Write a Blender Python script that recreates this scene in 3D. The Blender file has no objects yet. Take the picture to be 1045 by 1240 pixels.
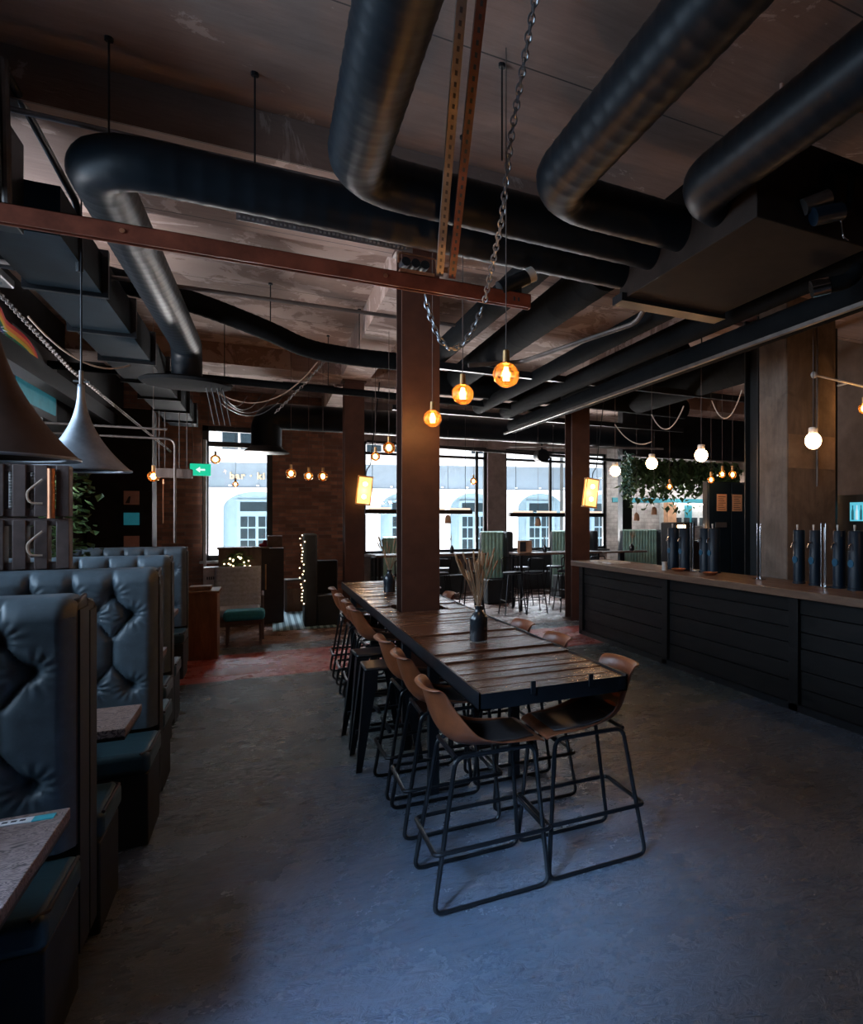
import bpy, math, random
import numpy as np
from mathutils import Vector, Matrix
random.seed(7)
SC = bpy.context.scene
COL = SC.collection
PI = math.pi
# ------------------------------------------------------------------ materials
MATS = {}
def nmat(name):
    m = bpy.data.materials.new(name); m.use_nodes = True
    nt = m.node_tree; nt.nodes.clear()
    out = nt.nodes.new('ShaderNodeOutputMaterial')
    b = nt.nodes.new('ShaderNodeBsdfPrincipled')
    nt.links.new(b.outputs[0], out.inputs[0])
    MATS[name] = m
    return m, nt, b
def N(nt, t, **kw):
    n = nt.nodes.new(t)
    for k, v in kw.items(): setattr(n, k, v)
    return n
def coords(nt, scale=(1, 1, 1), kind='Object'):
    tc = N(nt, 'ShaderNodeTexCoord'); mp = N(nt, 'ShaderNodeMapping')
    mp.inputs['Scale'].default_value = scale
    nt.links.new(tc.outputs[kind], mp.inputs[0])
    return mp.outputs[0]
def noise(nt, vec, sc, detail=5, rough=.6, dist=0):
    n = N(nt, 'ShaderNodeTexNoise'); n.inputs['Scale'].default_value = sc
    n.inputs['Detail'].default_value = detail; n.inputs['Roughness'].default_value = rough
    n.inputs['Distortion'].default_value = dist
    nt.links.new(vec, n.inputs['Vector']); return n.outputs['Fac']
def ramp(nt, fac, stops):
    r = N(nt, 'ShaderNodeValToRGB'); e = r.color_ramp.elements
    while len(e) < len(stops): e.new(.5)
    for i, (p, c) in enumerate(stops):
        e[i].position = p; e[i].color = (c[0], c[1], c[2], 1) if not isinstance(c, (int, float)) else (c, c, c, 1)
    nt.links.new(fac, r.inputs[0]); return r.outputs[0]
def mix(nt, fac, a, b, mode='MIX'):
    m = N(nt, 'ShaderNodeMix', data_type='RGBA', blend_type=mode)
    for sock, v in ((m.inputs[0], fac), (m.inputs[6], a), (m.inputs[7], b)):
        if isinstance(v, (int, float)): sock.default_value = v
        elif isinstance(v, tuple): sock.default_value = (v[0], v[1], v[2], 1)
        else: nt.links.new(v, sock)
    return m.outputs[2]
def bump(nt, b, h, strength=.3, dist=.01):
    bp = N(nt, 'ShaderNodeBump'); bp.inputs['Strength'].default_value = strength
    bp.inputs['Distance'].default_value = dist
    nt.links.new(h, bp.inputs['Height']); nt.links.new(bp.outputs[0], b.inputs['Normal'])
def simple(name, c, rough=.5, metal=0, var=.25, vs=6, bp=.15, bs=40, spec=.5, em=None, es=0):
    m, nt, b = nmat(name)
    v = coords(nt)
    f = noise(nt, v, vs)
    lo = tuple(x * (1 - var) for x in c); hi = tuple(min(1, x * (1 + var)) for x in c)
    nt.links.new(ramp(nt, f, [(.3, lo), (.7, hi)]), b.inputs['Base Color'])
    b.inputs['Roughness'].default_value = rough; b.inputs['Metallic'].default_value = metal
    b.inputs['Specular IOR Level'].default_value = spec
    if bp: bump(nt, b, noise(nt, v, bs), bp, .004)
    if em:
        b.inputs['Emission Color'].default_value = (*em, 1); b.inputs['Emission Strength'].default_value = es
    return m
M = {}
M['black_metal'] = simple('black_metal', (.009, .011, .014), .38, .1, spec=.35)
M['stool_metal'] = simple('stool_metal', (.009, .010, .012), .3, .4)
M['duct'] = simple('painted_duct', (.0055, .009, .013), .42, 0, bp=.05, spec=.16)
M['rubber'] = simple('pipe_insulation', (.005, .006, .007), .85, spec=.05)
M['galv'] = simple('galvanised_steel', (.32, .33, .35), .38, .9, .3)
M['conduit'] = simple('dull_conduit', (.16, .14, .13), .45, .7, .3)
M['copper'] = simple('copper_pipe', (.55, .24, .13), .38, .8)
M['chrome'] = simple('chrome', (.65, .66, .68), .15, 1, .05, bp=0)
M['oxide'] = simple('oxide_steel_paint', (.075, .032, .022), .5, .1, .2)
M['track'] = simple('track_paint', (.15, .040, .022), .42, 0, .45, spec=.3)
M['tan'] = simple('tan_leather', (.165, .048, .018), .34, 0, .35, 9, .25, 60)
M['pad'] = simple('dark_seat_pad', (.03, .022, .02), .5)
M['trim'] = simple('brown_trim', (.028, .02, .018), .5)
M['brass'] = simple('aged_brass', (.5, .3, .13), .4, .8)
M['bottle'] = simple('dark_bottle_glass', (.02, .025, .032), .15, 0, .1, bp=0, spec=.8)
M['straw'] = simple('dried_stems', (.36, .22, .12), .8)
M['slatwood'] = simple('stained_slat', (.085, .055, .05), .6, 0, .3, 12)
M['candle'] = simple('candle_wax', (.62, .58, .56), .6)
M['rope'] = simple('rope', (.5, .38, .3), .9)
M['hornmetal'] = simple('spun_zinc', (.33, .36, .40), .42, .7, .35, 5)
M['hornwood'] = simple('dark_spun_shade', (.085, .055, .045), .5, .3, .3)
M['leaf'] = simple('leaf', (.085, .15, .05), .55, 0, .6, 14)
M['leaf2'] = simple('teal_leaf', (.08, .2, .15), .55, 0, .4, 14)
M['bark'] = simple('stem', (.07, .045, .03), .8)
M['cord'] = simple('flex_cord', (.10, .07, .06), .7)
M['white'] = simple('white_ceramic', (.6, .57, .53), .4)
M['whitepipe'] = simple('copper_white_pipe', (.5, .3, .24), .4)
M['grey_fabric'] = simple('grey_fabric', (.44, .52, .68), .9, 0, .2, 30, .3, 200)
M['teal_fabric'] = simple('teal_fabric', (.03, .32, .46), .85, 0, .2, 30, .3, 200)
M['darkfabric'] = simple('dark_upholstery', (.02, .026, .03), .7)
M['green'] = simple('green_leather', (.45, .76, .64), .5, 0, .2)
M['bluepaint'] = simple('dark_blue_lacquer', (.005, .014, .026), .4, 0, .2, spec=.25)
M['badge'] = simple('blue_badge', (.01, .09, .17), .4)
M['paper'] = simple('kraft_paper', (.62, .36, .22), .8)
M['paperwhite'] = simple('white_paper', (.7, .7, .7), .8)
M['ink'] = simple('ink', (.03, .03, .035), .8, bp=0)
M['cardbox'] = simple('pale_carton', (.42, .37, .36), .7)
M['frame'] = simple('window_frame_paint', (.015, .018, .02), .4)
M['whiteframe'] = simple('pale_post_paint', (.55, .55, .56), .5)
M['darkwall'] = simple('dark_cladding', (.014, .015, .017), .7, 0, .3, spec=.15)
M['plaster'] = simple('grey_brown_plaster', (.12, .085, .065), .85, 0, .3, 3, .4, 25)
M['pierpaint'] = simple('grey_pier_paint', (.25, .2, .19), .6)
M['pavement'] = simple('street_paving', (.78, .75, .72), .9)
M['facade'] = simple('white_render', (.72, .74, .76), .85, 0, .04)
M['fascia'] = simple('blue_grey_fascia', (.085, .12, .155), .6, 0, .06)
M['doorblue'] = simple('pale_blue_joinery', (.10, .17, .22), .55, 0, .06)
M['doorglass'] = simple('dark_door_glass', (.008, .016, .022), .3, 0, .2, bp=0, spec=.15)
M['gold'] = simple('gold_lettering', (.44, .33, .20), .4, .2, .05, bp=0)
M['teal'] = simple('teal_panel', (.03, .22, .28), .5, em=(.05, .5, .65), es=.12)
M['pink'] = simple('pink_poster', (.45, .28, .27), .7)
M['mat'] = simple('grey_metal_panel', (.05, .065, .08), .45, .5)
M['bluemat'] = simple('blue_grey_sheet_metal', (.006, .013, .019), .6, 0, spec=.08)
M['plenum'] = simple('brown_black_sheet', (.018, .013, .011), .7, spec=.1)
M['patch'] = simple('pale_concrete_patch', (.27, .19, .13), .8, 0, .3, 5, .4, 20)
M['sheet'] = simple('black_sheet_steel', (.018, .022, .028), .35, .6)
M['screen'] = simple('lit_shelf_glow', (.05, .3, .4), .4, em=(.15, .7, .9), es=.7)
M['redbottle'] = simple('red_bottle', (.5, .08, .05), .3, em=(.9, .2, .12), es=.4)
M['whitelit'] = simple('lit_bottle', (.6, .7, .8), .3, em=(.7, .9, 1), es=.7)
M['kitchenlit'] = simple('kitchen_strip_light', (.8, .8, .8), .4, em=(1, .97, .92), es=6)
M['kitchenwall'] = simple('kitchen_wall', (.65, .68, .7), .6)
M['red_cloth'] = simple('red_cloth', (.6, .03, .06), .7)
M['rainbow'] = None
def emis(name, c, s):
    m, nt, b = nmat(name)
    b.inputs['Base Color'].default_value = (0, 0, 0, 1); b.inputs['Emission Color'].default_value = (*c, 1)
    b.inputs['Emission Strength'].default_value = s; M[name] = m
emis('filament', (1, .62, .25), 60); emis('opal', (1, .56, .28), 30); emis('fairy', (1, .72, .42), 7)
emis('exit', (.02, .75, .42), .8); emis('exitwhite', (.7, 1, .9), 1.2); emis('amberglow', (1, .52, .14), 2.6)
emis('tubelight', (1, .78, .62), 1.2); emis('smallbulb', (1, .62, .3), 16); emis('pinkglow', (.9, .2, .6), .3)
def amber():
    m, nt, b = nmat('amber_glass'); nt.nodes.remove(b)
    out = [n for n in nt.nodes if n.type == 'OUTPUT_MATERIAL'][0]
    t = N(nt, 'ShaderNodeBsdfTransparent'); t.inputs[0].default_value = (1, .8, .5, 1)
    d = N(nt, 'ShaderNodeBsdfTranslucent'); d.inputs[0].default_value = (1, .38, .07, 1)
    g = N(nt, 'ShaderNodeBsdfGlossy'); g.inputs[0].default_value = (1, .8, .6, 1); g.inputs[1].default_value = .1
    x = N(nt, 'ShaderNodeMixShader'); x.inputs[0].default_value = .05
    y = N(nt, 'ShaderNodeMixShader'); fr = N(nt, 'ShaderNodeFresnel')
    nt.links.new(t.outputs[0], x.inputs[1]); nt.links.new(d.outputs[0], x.inputs[2])
    nt.links.new(fr.outputs[0], y.inputs[0]); nt.links.new(x.outputs[0], y.inputs[1]); nt.links.new(g.outputs[0], y.inputs[2])
    nt.links.new(y.outputs[0], out.inputs[0]); M['amber'] = m
amber()
def pane():
    m, nt, b = nmat('window_pane_glass'); nt.nodes.remove(b)
    out = [n for n in nt.nodes if n.type == 'OUTPUT_MATERIAL'][0]
    t = N(nt, 'ShaderNodeBsdfTransparent'); t.inputs[0].default_value = (.96, .98, 1, 1)
    g = N(nt, 'ShaderNodeBsdfGlossy'); g.inputs[1].default_value = .03
    y = N(nt, 'ShaderNodeMixShader'); fr = N(nt, 'ShaderNodeFresnel'); fr.inputs[0].default_value = 1.3
    nt.links.new(fr.outputs[0], y.inputs[0]); nt.links.new(t.outputs[0], y.inputs[1]); nt.links.new(g.outputs[0], y.inputs[2])
    nt.links.new(y.outputs[0], out.inputs[0]); M['pane'] = m
pane()
def concrete():
    m, nt, b = nmat('board_marked_concrete')
    v = coords(nt); vb = coords(nt, (1.2, 9, 9))
    a = noise(nt, v, .9, 6, .6, .4); gr = noise(nt, vb, 2.2, 6, .7); pat = noise(nt, v, 1.6, 8, .68, .8)
    c = ramp(nt, a, [(.3, (.23, .15, .12)), (.7, (.39, .265, .22))])
    c = mix(nt, ramp(nt, gr, [(.35, 0.0), (.75, .45)]), c, (.15, .095, .075))
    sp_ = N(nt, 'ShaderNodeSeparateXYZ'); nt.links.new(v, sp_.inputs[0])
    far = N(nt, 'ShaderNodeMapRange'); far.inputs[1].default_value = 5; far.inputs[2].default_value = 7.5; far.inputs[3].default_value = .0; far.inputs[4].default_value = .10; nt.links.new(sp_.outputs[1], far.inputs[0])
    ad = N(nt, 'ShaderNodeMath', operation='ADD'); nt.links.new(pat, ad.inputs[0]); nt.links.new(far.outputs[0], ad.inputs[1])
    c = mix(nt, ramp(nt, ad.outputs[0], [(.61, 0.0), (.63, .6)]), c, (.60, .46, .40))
    # board joints every 1.25 m along y and fixing holes
    sep = N(nt, 'ShaderNodeSeparateXYZ'); nt.links.new(v, sep.inputs[0])
    mo = N(nt, 'ShaderNodeMath', operation='PINGPONG'); mo.inputs[1].default_value = .62
    nt.links.new(sep.outputs[1], mo.inputs[0])
    jt = N(nt, 'ShaderNodeMath', operation='LESS_THAN'); jt.inputs[1].default_value = .006
    nt.links.new(mo.outputs[0], jt.inputs[0])
    c = mix(nt, jt.outputs[0], c, (.06, .045, .04))
    nt.links.new(c, b.inputs['Base Color']); b.inputs['Roughness'].default_value = .85
    bump(nt, b, gr, .5, .012); M['concrete'] = m
    m, nt, b = nmat('column_concrete')
    v = coords(nt); a = noise(nt, v, 2.5, 8, .65, .6); g2 = noise(nt, coords(nt, (6, 6, .8)), 3)
    c = mix(nt, ramp(nt, g2, [(.35, 0.0), (.7, .5)]), ramp(nt, a, [(.35, (.10, .075, .055)), (.62, (.22, .165, .13))]), (.075, .058, .05))
    nt.links.new(c, b.inputs['Base Color']); b.inputs['Roughness'].default_value = .8
    bump(nt, b, a, .5, .01); M['colconcrete'] = m
concrete()
def brick(name, swz, c1, c2, mortar, bw=.24, bh=.075):
    m, nt, b = nmat(name)
    tc = N(nt, 'ShaderNodeTexCoord'); sep = N(nt, 'ShaderNodeSeparateXYZ'); cmb = N(nt, 'ShaderNodeCombineXYZ')
    nt.links.new(tc.outputs['Object'], sep.inputs[0])
    nt.links.new(sep.outputs[swz], cmb.inputs[0]); nt.links.new(sep.outputs[2], cmb.inputs[1])
    br = N(nt, 'ShaderNodeTexBrick'); br.inputs['Scale'].default_value = 1
    br.inputs['Brick Width'].default_value = bw; br.inputs['Row Height'].default_value = bh
    br.inputs['Mortar Size'].default_value = .006
    br.inputs['Color1'].default_value = (*c1, 1); br.inputs['Color2'].default_value = (*c2, 1); br.inputs['Mortar'].default_value = (*mortar, 1)
    nt.links.new(cmb.outputs[0], br.inputs[0])
    f = noise(nt, cmb.outputs[0], 4, 6)
    nt.links.new(mix(nt, ramp(nt, f, [(.35, .75), (.65, .0)]), br.outputs[0], tuple(x * .35 for x in c1)), b.inputs['Base Color'])
    b.inputs['Roughness'].default_value = .8
    bump(nt, b, br.outputs['Fac'], -.5, .01)
    return m
M['brick'] = brick('old_brick', 0, (.46, .20, .12), (.15, .075, .055), (.20, .15, .12))
M['tile'] = brick('white_tile', 0, (.62, .6, .6), (.56, .54, .54), (.4, .38, .38), .2, .1)
def floor_mat():
    m, nt, b = nmat('painted_screed')
    v = coords(nt); sep = N(nt, 'ShaderNodeSeparateXYZ'); nt.links.new(v, sep.inputs[0])
    a = noise(nt, v, 1.1, 6, .6, .3); f = noise(nt, v, 9, 8, .7)
    blue = ramp(nt, a, [(.3, (.06, .08, .11)), (.7, (.10, .12, .155))])
    grey = ramp(nt, a, [(.3, (.055, .075, .08)), (.7, (.095, .11, .11))])
    red = ramp(nt, a, [(.3, (.42, .075, .065)), (.7, (.58, .15, .13))])
    brown = ramp(nt, a, [(.3, (.22, .14, .12)), (.7, (.38, .27, .24))])
    def step(t, w=.02):
        mr = N(nt, 'ShaderNodeMapRange'); mr.inputs[1].default_value = t - w; mr.inputs[2].default_value = t + w
        nt.links.new(sep.outputs[1], mr.inputs[0]); return mr.outputs[0]
    c = mix(nt, step(5.08), blue, grey); c = mix(nt, step(8.36), c, red)
    c = mix(nt, step(9.95), c, (.16, .19, .22)); c = mix(nt, step(10.5), c, brown)
    c = mix(nt, ramp(nt, f, [(.5, 0.0), (.8, .5)]), c, (.03, .035, .045))
    nt.links.new(c, b.inputs['Base Color'])
    rr = ramp(nt, noise(nt, v, 2.2, 6, .7), [(.3, .13), (.7, .40)]); b.inputs['Specular IOR Level'].default_value = .7; nt.links.new(rr, b.inputs['Roughness'])
    bump(nt, b, noise(nt, coords(nt, (1, 1.6, 1)), 13, 7, .66, 1.2), .7, .014); M['floor'] = m
floor_mat()
def wood(name, dark, light, axis_scale, rough=(.18, .4), island=True, bs=.2):
    m, nt, b = nmat(name)
    v = coords(nt, axis_scale); f = noise(nt, v, 3, 7, .65, .7)
    c = ramp(nt, f, [(.3, dark), (.7, light)])
    if island:
        g = N(nt, 'ShaderNodeNewGeometry')
        c = mix(nt, ramp(nt, g.outputs['Random Per Island'], [(0, 0.0), (1, .65)]), c, tuple(x * .5 for x in dark))
    nt.links.new(c, b.inputs['Base Color'])
    nt.links.new(ramp(nt, noise(nt, coords(nt, axis_scale), 2, 5), [(.3, rough[0]), (.7, rough[1])]), b.inputs['Roughness'])
    bump(nt, b, f, bs, .006); M[name] = m
wood('table_boards', (.055, .024, .015), (.17, .075, .042), (1.2, 10, 10), (.08, .34), bs=.8)
wood('bar_boards', (.005, .006, .007), (.013, .012, .012), (9, 1.2, 9), (.4, .6))
wood('bar_top', (.075, .04, .026), (.17, .10, .065), (9, 1.2, 9), (.3, .5), island=False)
wood('box_wood', (.17, .07, .03), (.38, .18, .08), (6, 6, 1), (.4, .6))
wood('grey_wood', (.11, .075, .06), (.26, .19, .16), (6, 6, 1), (.5, .7))
for n_ in M['bar_boards'].node_tree.nodes:
    if n_.type == 'BSDF_PRINCIPLED': n_.inputs['Specular IOR Level'].default_value = .2
def elmtop():
    m, nt, b = nmat('figured_elm'); v = coords(nt, (1, 2.2, 1))
    f = noise(nt, v, 3.2, 4, .55, 1.6)
    w = N(nt, 'ShaderNodeMath', operation='PINGPONG'); w.inputs[1].default_value = .02; nt.links.new(f, w.inputs[0])
    s = N(nt, 'ShaderNodeMath', operation='MULTIPLY'); s.inputs[1].default_value = 50; nt.links.new(w.outputs[0], s.inputs[0])
    nt.links.new(ramp(nt, s.outputs[0], [(.1, (.05, .03, .028)), (.6, (.30, .215, .19))]), b.inputs['Base Color'])
    b.inputs['Roughness'].default_value = .5; bump(nt, b, s.outputs[0], .2, .003); M['elm'] = m
elmtop()
def leather(name, c):
    m, nt, b = nmat(name); v = coords(nt)
    f = noise(nt, v, 5, 7, .65); w = noise(nt, v, 22, 8, .7, .5)
    col = ramp(nt, f, [(.25, tuple(x * .6 for x in c)), (.75, tuple(x * 1.35 for x in c))])
    col = mix(nt, ramp(nt, w, [(.55, 0.0), (.8, .35)]), col, tuple(min(1, x * 2.2) for x in c))
    nt.links.new(col, b.inputs['Base Color']); b.inputs['Roughness'].default_value = .42
    bump(nt, b, w, .22, .004); return m
M['leather'] = leather('slate_leather', (.095, .130, .158))
M['seatleather'] = leather('teal_leather', (.022, .06, .078))
def stripes(name, a, b_, axis, period, duty=.5, rough=.8):
    m, nt, b = nmat(name); v = coords(nt); sep = N(nt, 'ShaderNodeSeparateXYZ'); nt.links.new(v, sep.inputs[0])
    pp = N(nt, 'ShaderNodeMath', operation='PINGPONG'); pp.inputs[1].default_value = period; nt.links.new(sep.outputs[axis], pp.inputs[0])
    g = N(nt, 'ShaderNodeMath', operation='GREATER_THAN'); g.inputs[1].default_value = period * duty; nt.links.new(pp.outputs[0], g.inputs[0])
    nt.links.new(mix(nt, g.outputs[0], a, b_), b.inputs['Base Color']); b.inputs['Roughness'].default_value = rough; M[name] = m
stripes('rug', (.07, .16, .21), (.34, .52, .60), 0, .045)
def rainbow():
    m, nt, b = nmat('rainbow_cloth'); v = coords(nt, (1, 1, 1), 'Generated'); sep = N(nt, 'ShaderNodeSeparateXYZ'); nt.links.new(v, sep.inputs[0])
    tc = N(nt, 'ShaderNodeUVMap')
    s2 = N(nt, 'ShaderNodeSeparateXYZ'); nt.links.new(tc.outputs[0], s2.inputs[0])
    r = N(nt, 'ShaderNodeValToRGB'); r.color_ramp.interpolation = 'CONSTANT'; e = r.color_ramp.elements
    cs = [(.12, .02, .2), (.01, .06, .3), (0, .2, .08), (.7, .5, .02), (.8, .2, .01), (.6, .02, .02)]
    while len(e) < 6: e.new(.5)
    for i, c in enumerate(cs): e[i].position = i / 6; e[i].color = (*c, 1)
    nt.links.new(s2.outputs[1], r.inputs[0]); nt.links.new(r.outputs[0], b.inputs['Base Color']); b.inputs['Roughness'].default_value = .8
    M['rainbow'] = m
rainbow()
# ------------------------------------------------------------------ mesh builder
class MB:
    def __init__(s): s.v = []; s.f = []; s.uv = None
    def add(s, vs, fs):
        o = len(s.v); s.v += [tuple(p) for p in vs]; s.f += [tuple(i + o for i in f) for f in fs]; return s
    def box(s, x0, x1, y0, y1, z0, z1):
        if x0 > x1: x0, x1 = x1, x0
        if y0 > y1: y0, y1 = y1, y0
        if z0 > z1: z0, z1 = z1, z0
        return s.add([(x0,y0,z0),(x1,y0,z0),(x1,y1,z0),(x0,y1,z0),(x0,y0,z1),(x1,y0,z1),(x1,y1,z1),(x0,y1,z1)],
            [(0,3,2,1),(4,5,6,7),(0,1,5,4),(1,2,6,5),(2,3,7,6),(3,0,4,7)])
    def tube(s, pts, r, n=8, closed=False, caps=True, up=None):
        P = [Vector(p) for p in pts]; L = len(P)
        rs = r if isinstance(r, (list, tuple)) else [r] * L
        T = []
        for i in range(L):
            if closed: t = P[(i + 1) % L] - P[i - 1]
            else: t = P[min(i + 1, L - 1)] - P[max(i - 1, 0)]
            T.append(t.normalized() if t.length > 1e-9 else Vector((0, 0, 1)))
        a = Vector((0, 0, 1)) if abs(T[0].z) < .9 else Vector((1, 0, 0))
        nrm = (a - T[0] * a.dot(T[0])).normalized(); vs = []
        for i in range(L):
            nrm = (nrm - T[i] * nrm.dot(T[i])).normalized(); bn = T[i].cross(nrm)
            for k in range(n):
                q = 2 * PI * k / n
                vs.append(P[i] + (nrm * math.cos(q) + bn * math.sin(q)) * rs[i])
        fs = []
        for i in range(L if closed else L - 1):
            j = (i + 1) % L
            for k in range(n):
                k2 = (k + 1) % n; fs.append((i*n+k, i*n+k2, j*n+k2, j*n+k))
        if caps and not closed:
            fs.append(tuple(reversed(range(n)))); fs.append(tuple((L-1)*n+k for k in range(n)))
        return s.add(vs, fs)
    def cyl(s, a, b, r, r2=None, n=16): return s.tube([a, b], [r, r if r2 is None else r2], n)
    def lathe(s, prof, c=(0, 0, 0), n=24, cap=True):
        vs = []; fs = []
        for (r, z) in prof:
            for k in range(n):
                q = 2*PI*k/n; vs.append((c[0]+r*math.cos(q), c[1]+r*math.sin(q), c[2]+z))
        for i in range(len(prof)-1):
            for k in range(n):
                k2 = (k+1) % n; fs.append((i*n+k, i*n+k2, (i+1)*n+k2, (i+1)*n+k))
        if cap:
            fs.append(tuple(reversed(range(n)))); fs.append(tuple((len(prof)-1)*n+k for k in range(n)))
        return s.add(vs, fs)
    def sphere(s, c, r, n=20, m=12, sz=1):
        return s.lathe([(max(1e-4, r*math.sin(PI*i/m)), -r*sz*math.cos(PI*i/m)) for i in range(m+1)], c, n)
    def grid(s, P, closed_u=False):
        nu = len(P); nv = len(P[0]); vs = [p for row in P for p in row]; fs = []
        for i in range(nu - (0 if closed_u else 1)):
            for j in range(nv-1):
                i2 = (i+1) % nu; fs.append((i*nv+j, i2*nv+j, i2*nv+j+1, i*nv+j+1))
        return s.add(vs, fs)
    def prism(s, pts, f0, f1):   # pts 2D list, f0/f1 map 2D point to 3D
        n = len(pts); vs = [f0(p) for p in pts] + [f1(p) for p in pts]
        fs = [tuple(range(n-1, -1, -1)), tuple(range(n, 2*n))] + [(i, (i+1) % n, n+(i+1) % n, n+i) for i in range(n)]
        return s.add(vs, fs)
    def build(s, name, mat, parent=None, label=None, bevel=0, smooth=35, solid=0, origin=None):
        if parent is not None: o = LOC[parent.name]
        elif origin: o = Vector(origin)
        else:
            A = np.array(s.v); o = Vector(((A[:,0].min()+A[:,0].max())/2, (A[:,1].min()+A[:,1].max())/2, A[:,2].min()))
        me = bpy.data.meshes.new(name)
        me.from_pydata([(p[0]-o.x, p[1]-o.y, p[2]-o.z) for p in s.v], [], s.f); me.update()
        me.materials.append(mat if not isinstance(mat, str) else M[mat])
        if smooth:
            me.shade_smooth(); me.set_sharp_from_angle(angle=math.radians(smooth))
        ob = bpy.data.objects.new(name, me); COL.objects.link(ob)
        if parent is not None: ob.parent = parent; LOC[ob.name] = Vector(LOC[parent.name])
        else: ob.location = o; LOC[ob.name] = Vector(o)
        if label: ob['label'] = label
        if bevel:
            b = ob.modifiers.new('Bevel', 'BEVEL'); b.width = bevel; b.segments = 2; b.limit_method = 'ANGLE'; b.angle_limit = math.radians(40)
        if solid:
            q = ob.modifiers.new('Solidify', 'SOLIDIFY'); q.thickness = solid; q.offset = 0
        return ob
LOC = {}
def thing(name, label, cat, loc, group=None):
    o = bpy.data.objects.new(name, None); COL.objects.link(o); o.location = loc; LOC[o.name] = Vector(loc)
    o.empty_display_size = .1
    o['label'] = label; o['category'] = cat
    if group: o['group'] = group
    return o
def tag(o, label, cat, group=None, kind=None):
    o['label'] = label; o['category'] = cat
    if group: o['group'] = group
    if kind: o['kind'] = kind
    return o
def struct(o): o['kind'] = 'structure'; return o
def dup(root, loc, rz=0, label=None, group=None, par=None):
    c = root.copy(); COL.objects.link(c)
    if par is None:
        c.location = loc; c.rotation_euler = (0, 0, rz)
        if label: c['label'] = label
        if group: c['group'] = group
    else: c.parent = par
    for ch in root.children: dup(ch, None, par=c)
    LOC[c.name] = Vector(c.location)
    return c
def fillet(pts, R, n=8):
    P = [Vector(p) for p in pts]; out = [P[0]]
    for i in range(1, len(P)-1):
        a = (P[i-1]-P[i]); b = (P[i+1]-P[i]); r = min(R, a.length*.49, b.length*.49)
        A = P[i]+a.normalized()*r; B = P[i]+b.normalized()*r
        for k in range(n+1):
            t = k/n; out.append(A*(1-t)**2 + P[i]*2*t*(1-t) + B*t*t)
    out.append(P[-1]); return out
def resample(pts, step):
    out = [Vector(pts[0])]
    for i in range(len(pts)-1):
        a, b = Vector(pts[i]), Vector(pts[i+1]); L = (b-a).length; n = max(1, int(L/step))
        for k in range(1, n+1): out.append(a+(b-a)*k/n)
    return out
def duct_mb(pts, r, R=.3, seam=.12):
    p = resample(fillet(pts, R, 10), .02); s = 0; rs = []; q = []
    for i, v in enumerate(p):
        if i: s += (v-p[i-1]).length
        rs.append(r + (.0022 if (s % seam) < .022 else 0)); 
    return MB().tube(p, rs, 24)
def sag(a, b, drop, n=14):
    a, b = Vector(a), Vector(b)
    return [a.lerp(b, i/n) - Vector((0, 0, drop*4*(i/n)*(1-i/n))) for i in range(n+1)]
def point_light(name, parent, pos, power, c=(1, .56, .26), r=.04):
    l = bpy.data.lights.new(name, 'POINT'); l.energy = power; l.color = c; l.shadow_soft_size = r
    o = bpy.data.objects.new(name, l); COL.objects.link(o); o.parent = parent
    o.location = Vector(pos) - LOC[parent.name]; return o
CZ = 4.2
# ------------------------------------------------------------------ room shell
XL, XR, YB, YF = -2.25, 11.0, -5.0, 16.0
struct(MB().box(XL-.3, XR+.3, YB-.3, YF+.3, -.2, 0).build('floor', 'floor', origin=(0, 0, 0)))
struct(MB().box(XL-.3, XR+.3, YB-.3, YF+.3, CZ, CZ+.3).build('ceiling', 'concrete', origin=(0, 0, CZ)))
struct(MB().box(XL-.3, XL, YB-.3, -3.2, 0, CZ).box(XL-.3, XL, 1.2, 2.2, 0, CZ).box(XL-.3, XL, 9.1, YF, 0, CZ).box(XL-.3, XL, 2.2, 9.1, 0, 1.45).box(XL-.3, XL, 2.2, 9.1, 3.85, CZ).box(XL-.3, XL, -3.2, -1.7, 0, CZ).box(XL-.3, XL, .9, 1.2, 0, CZ).box(XL-.3, XL, -1.7, .9, 0, 2.3).box(XL-.3, XL, -1.7, .9, 3.7, CZ).build('wall_left', 'darkwall'))
# far wall with window openings: (x0, x1, sill, head)
OPEN = [(-1.05, .13, .86, 3.5), (1.82, 4.5, .92, 3.36), (4.93, 7.6, .92, 3.36)]
w = MB(); wb = MB()
w.box(XL-.3, -1.05, YF, YF+.3, 0, CZ); w.box(.13, 1.82, YF, YF+.3, 0, CZ)
for (a, b, s0, h) in OPEN:
    (w if a < 0 else wb).box(a, b, YF, YF+.3, 0, s0); (w if a < 0 else wb).box(a, b, YF, YF+.3, h, CZ)
struct(w.build('wall_far', 'brick', origin=(0, YF, 0)))
wb.box(4.5, 4.93, YF-.05, YF+.3, 0, CZ)
struct(wb.build('wall_far', 'pierpaint', origin=(0, YF, 0)))
t = MB().box(7.6, XR+.3, YF, YF+.3, 0, CZ)
struct(t.build('wall_far', 'tile', origin=(0, YF, 0)))
struct(MB().box(7.75, XR, YF-.03, YF, 2.12, 2.24).build('trim_1', 'teal'))
w = MB(); w.box(6.6, 6.8, YB, 4.2, 0, CZ); w.box(6.6, 6.8, 4.2, 8.6, 0, CZ)
struct(w.build('wall_right', 'plaster', origin=(6.6, 0, 0)))
struct(MB().box(XR, XR+.3, YB-.3, YF+.3, 0, CZ).build('wall_right_far', 'plaster'))
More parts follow.
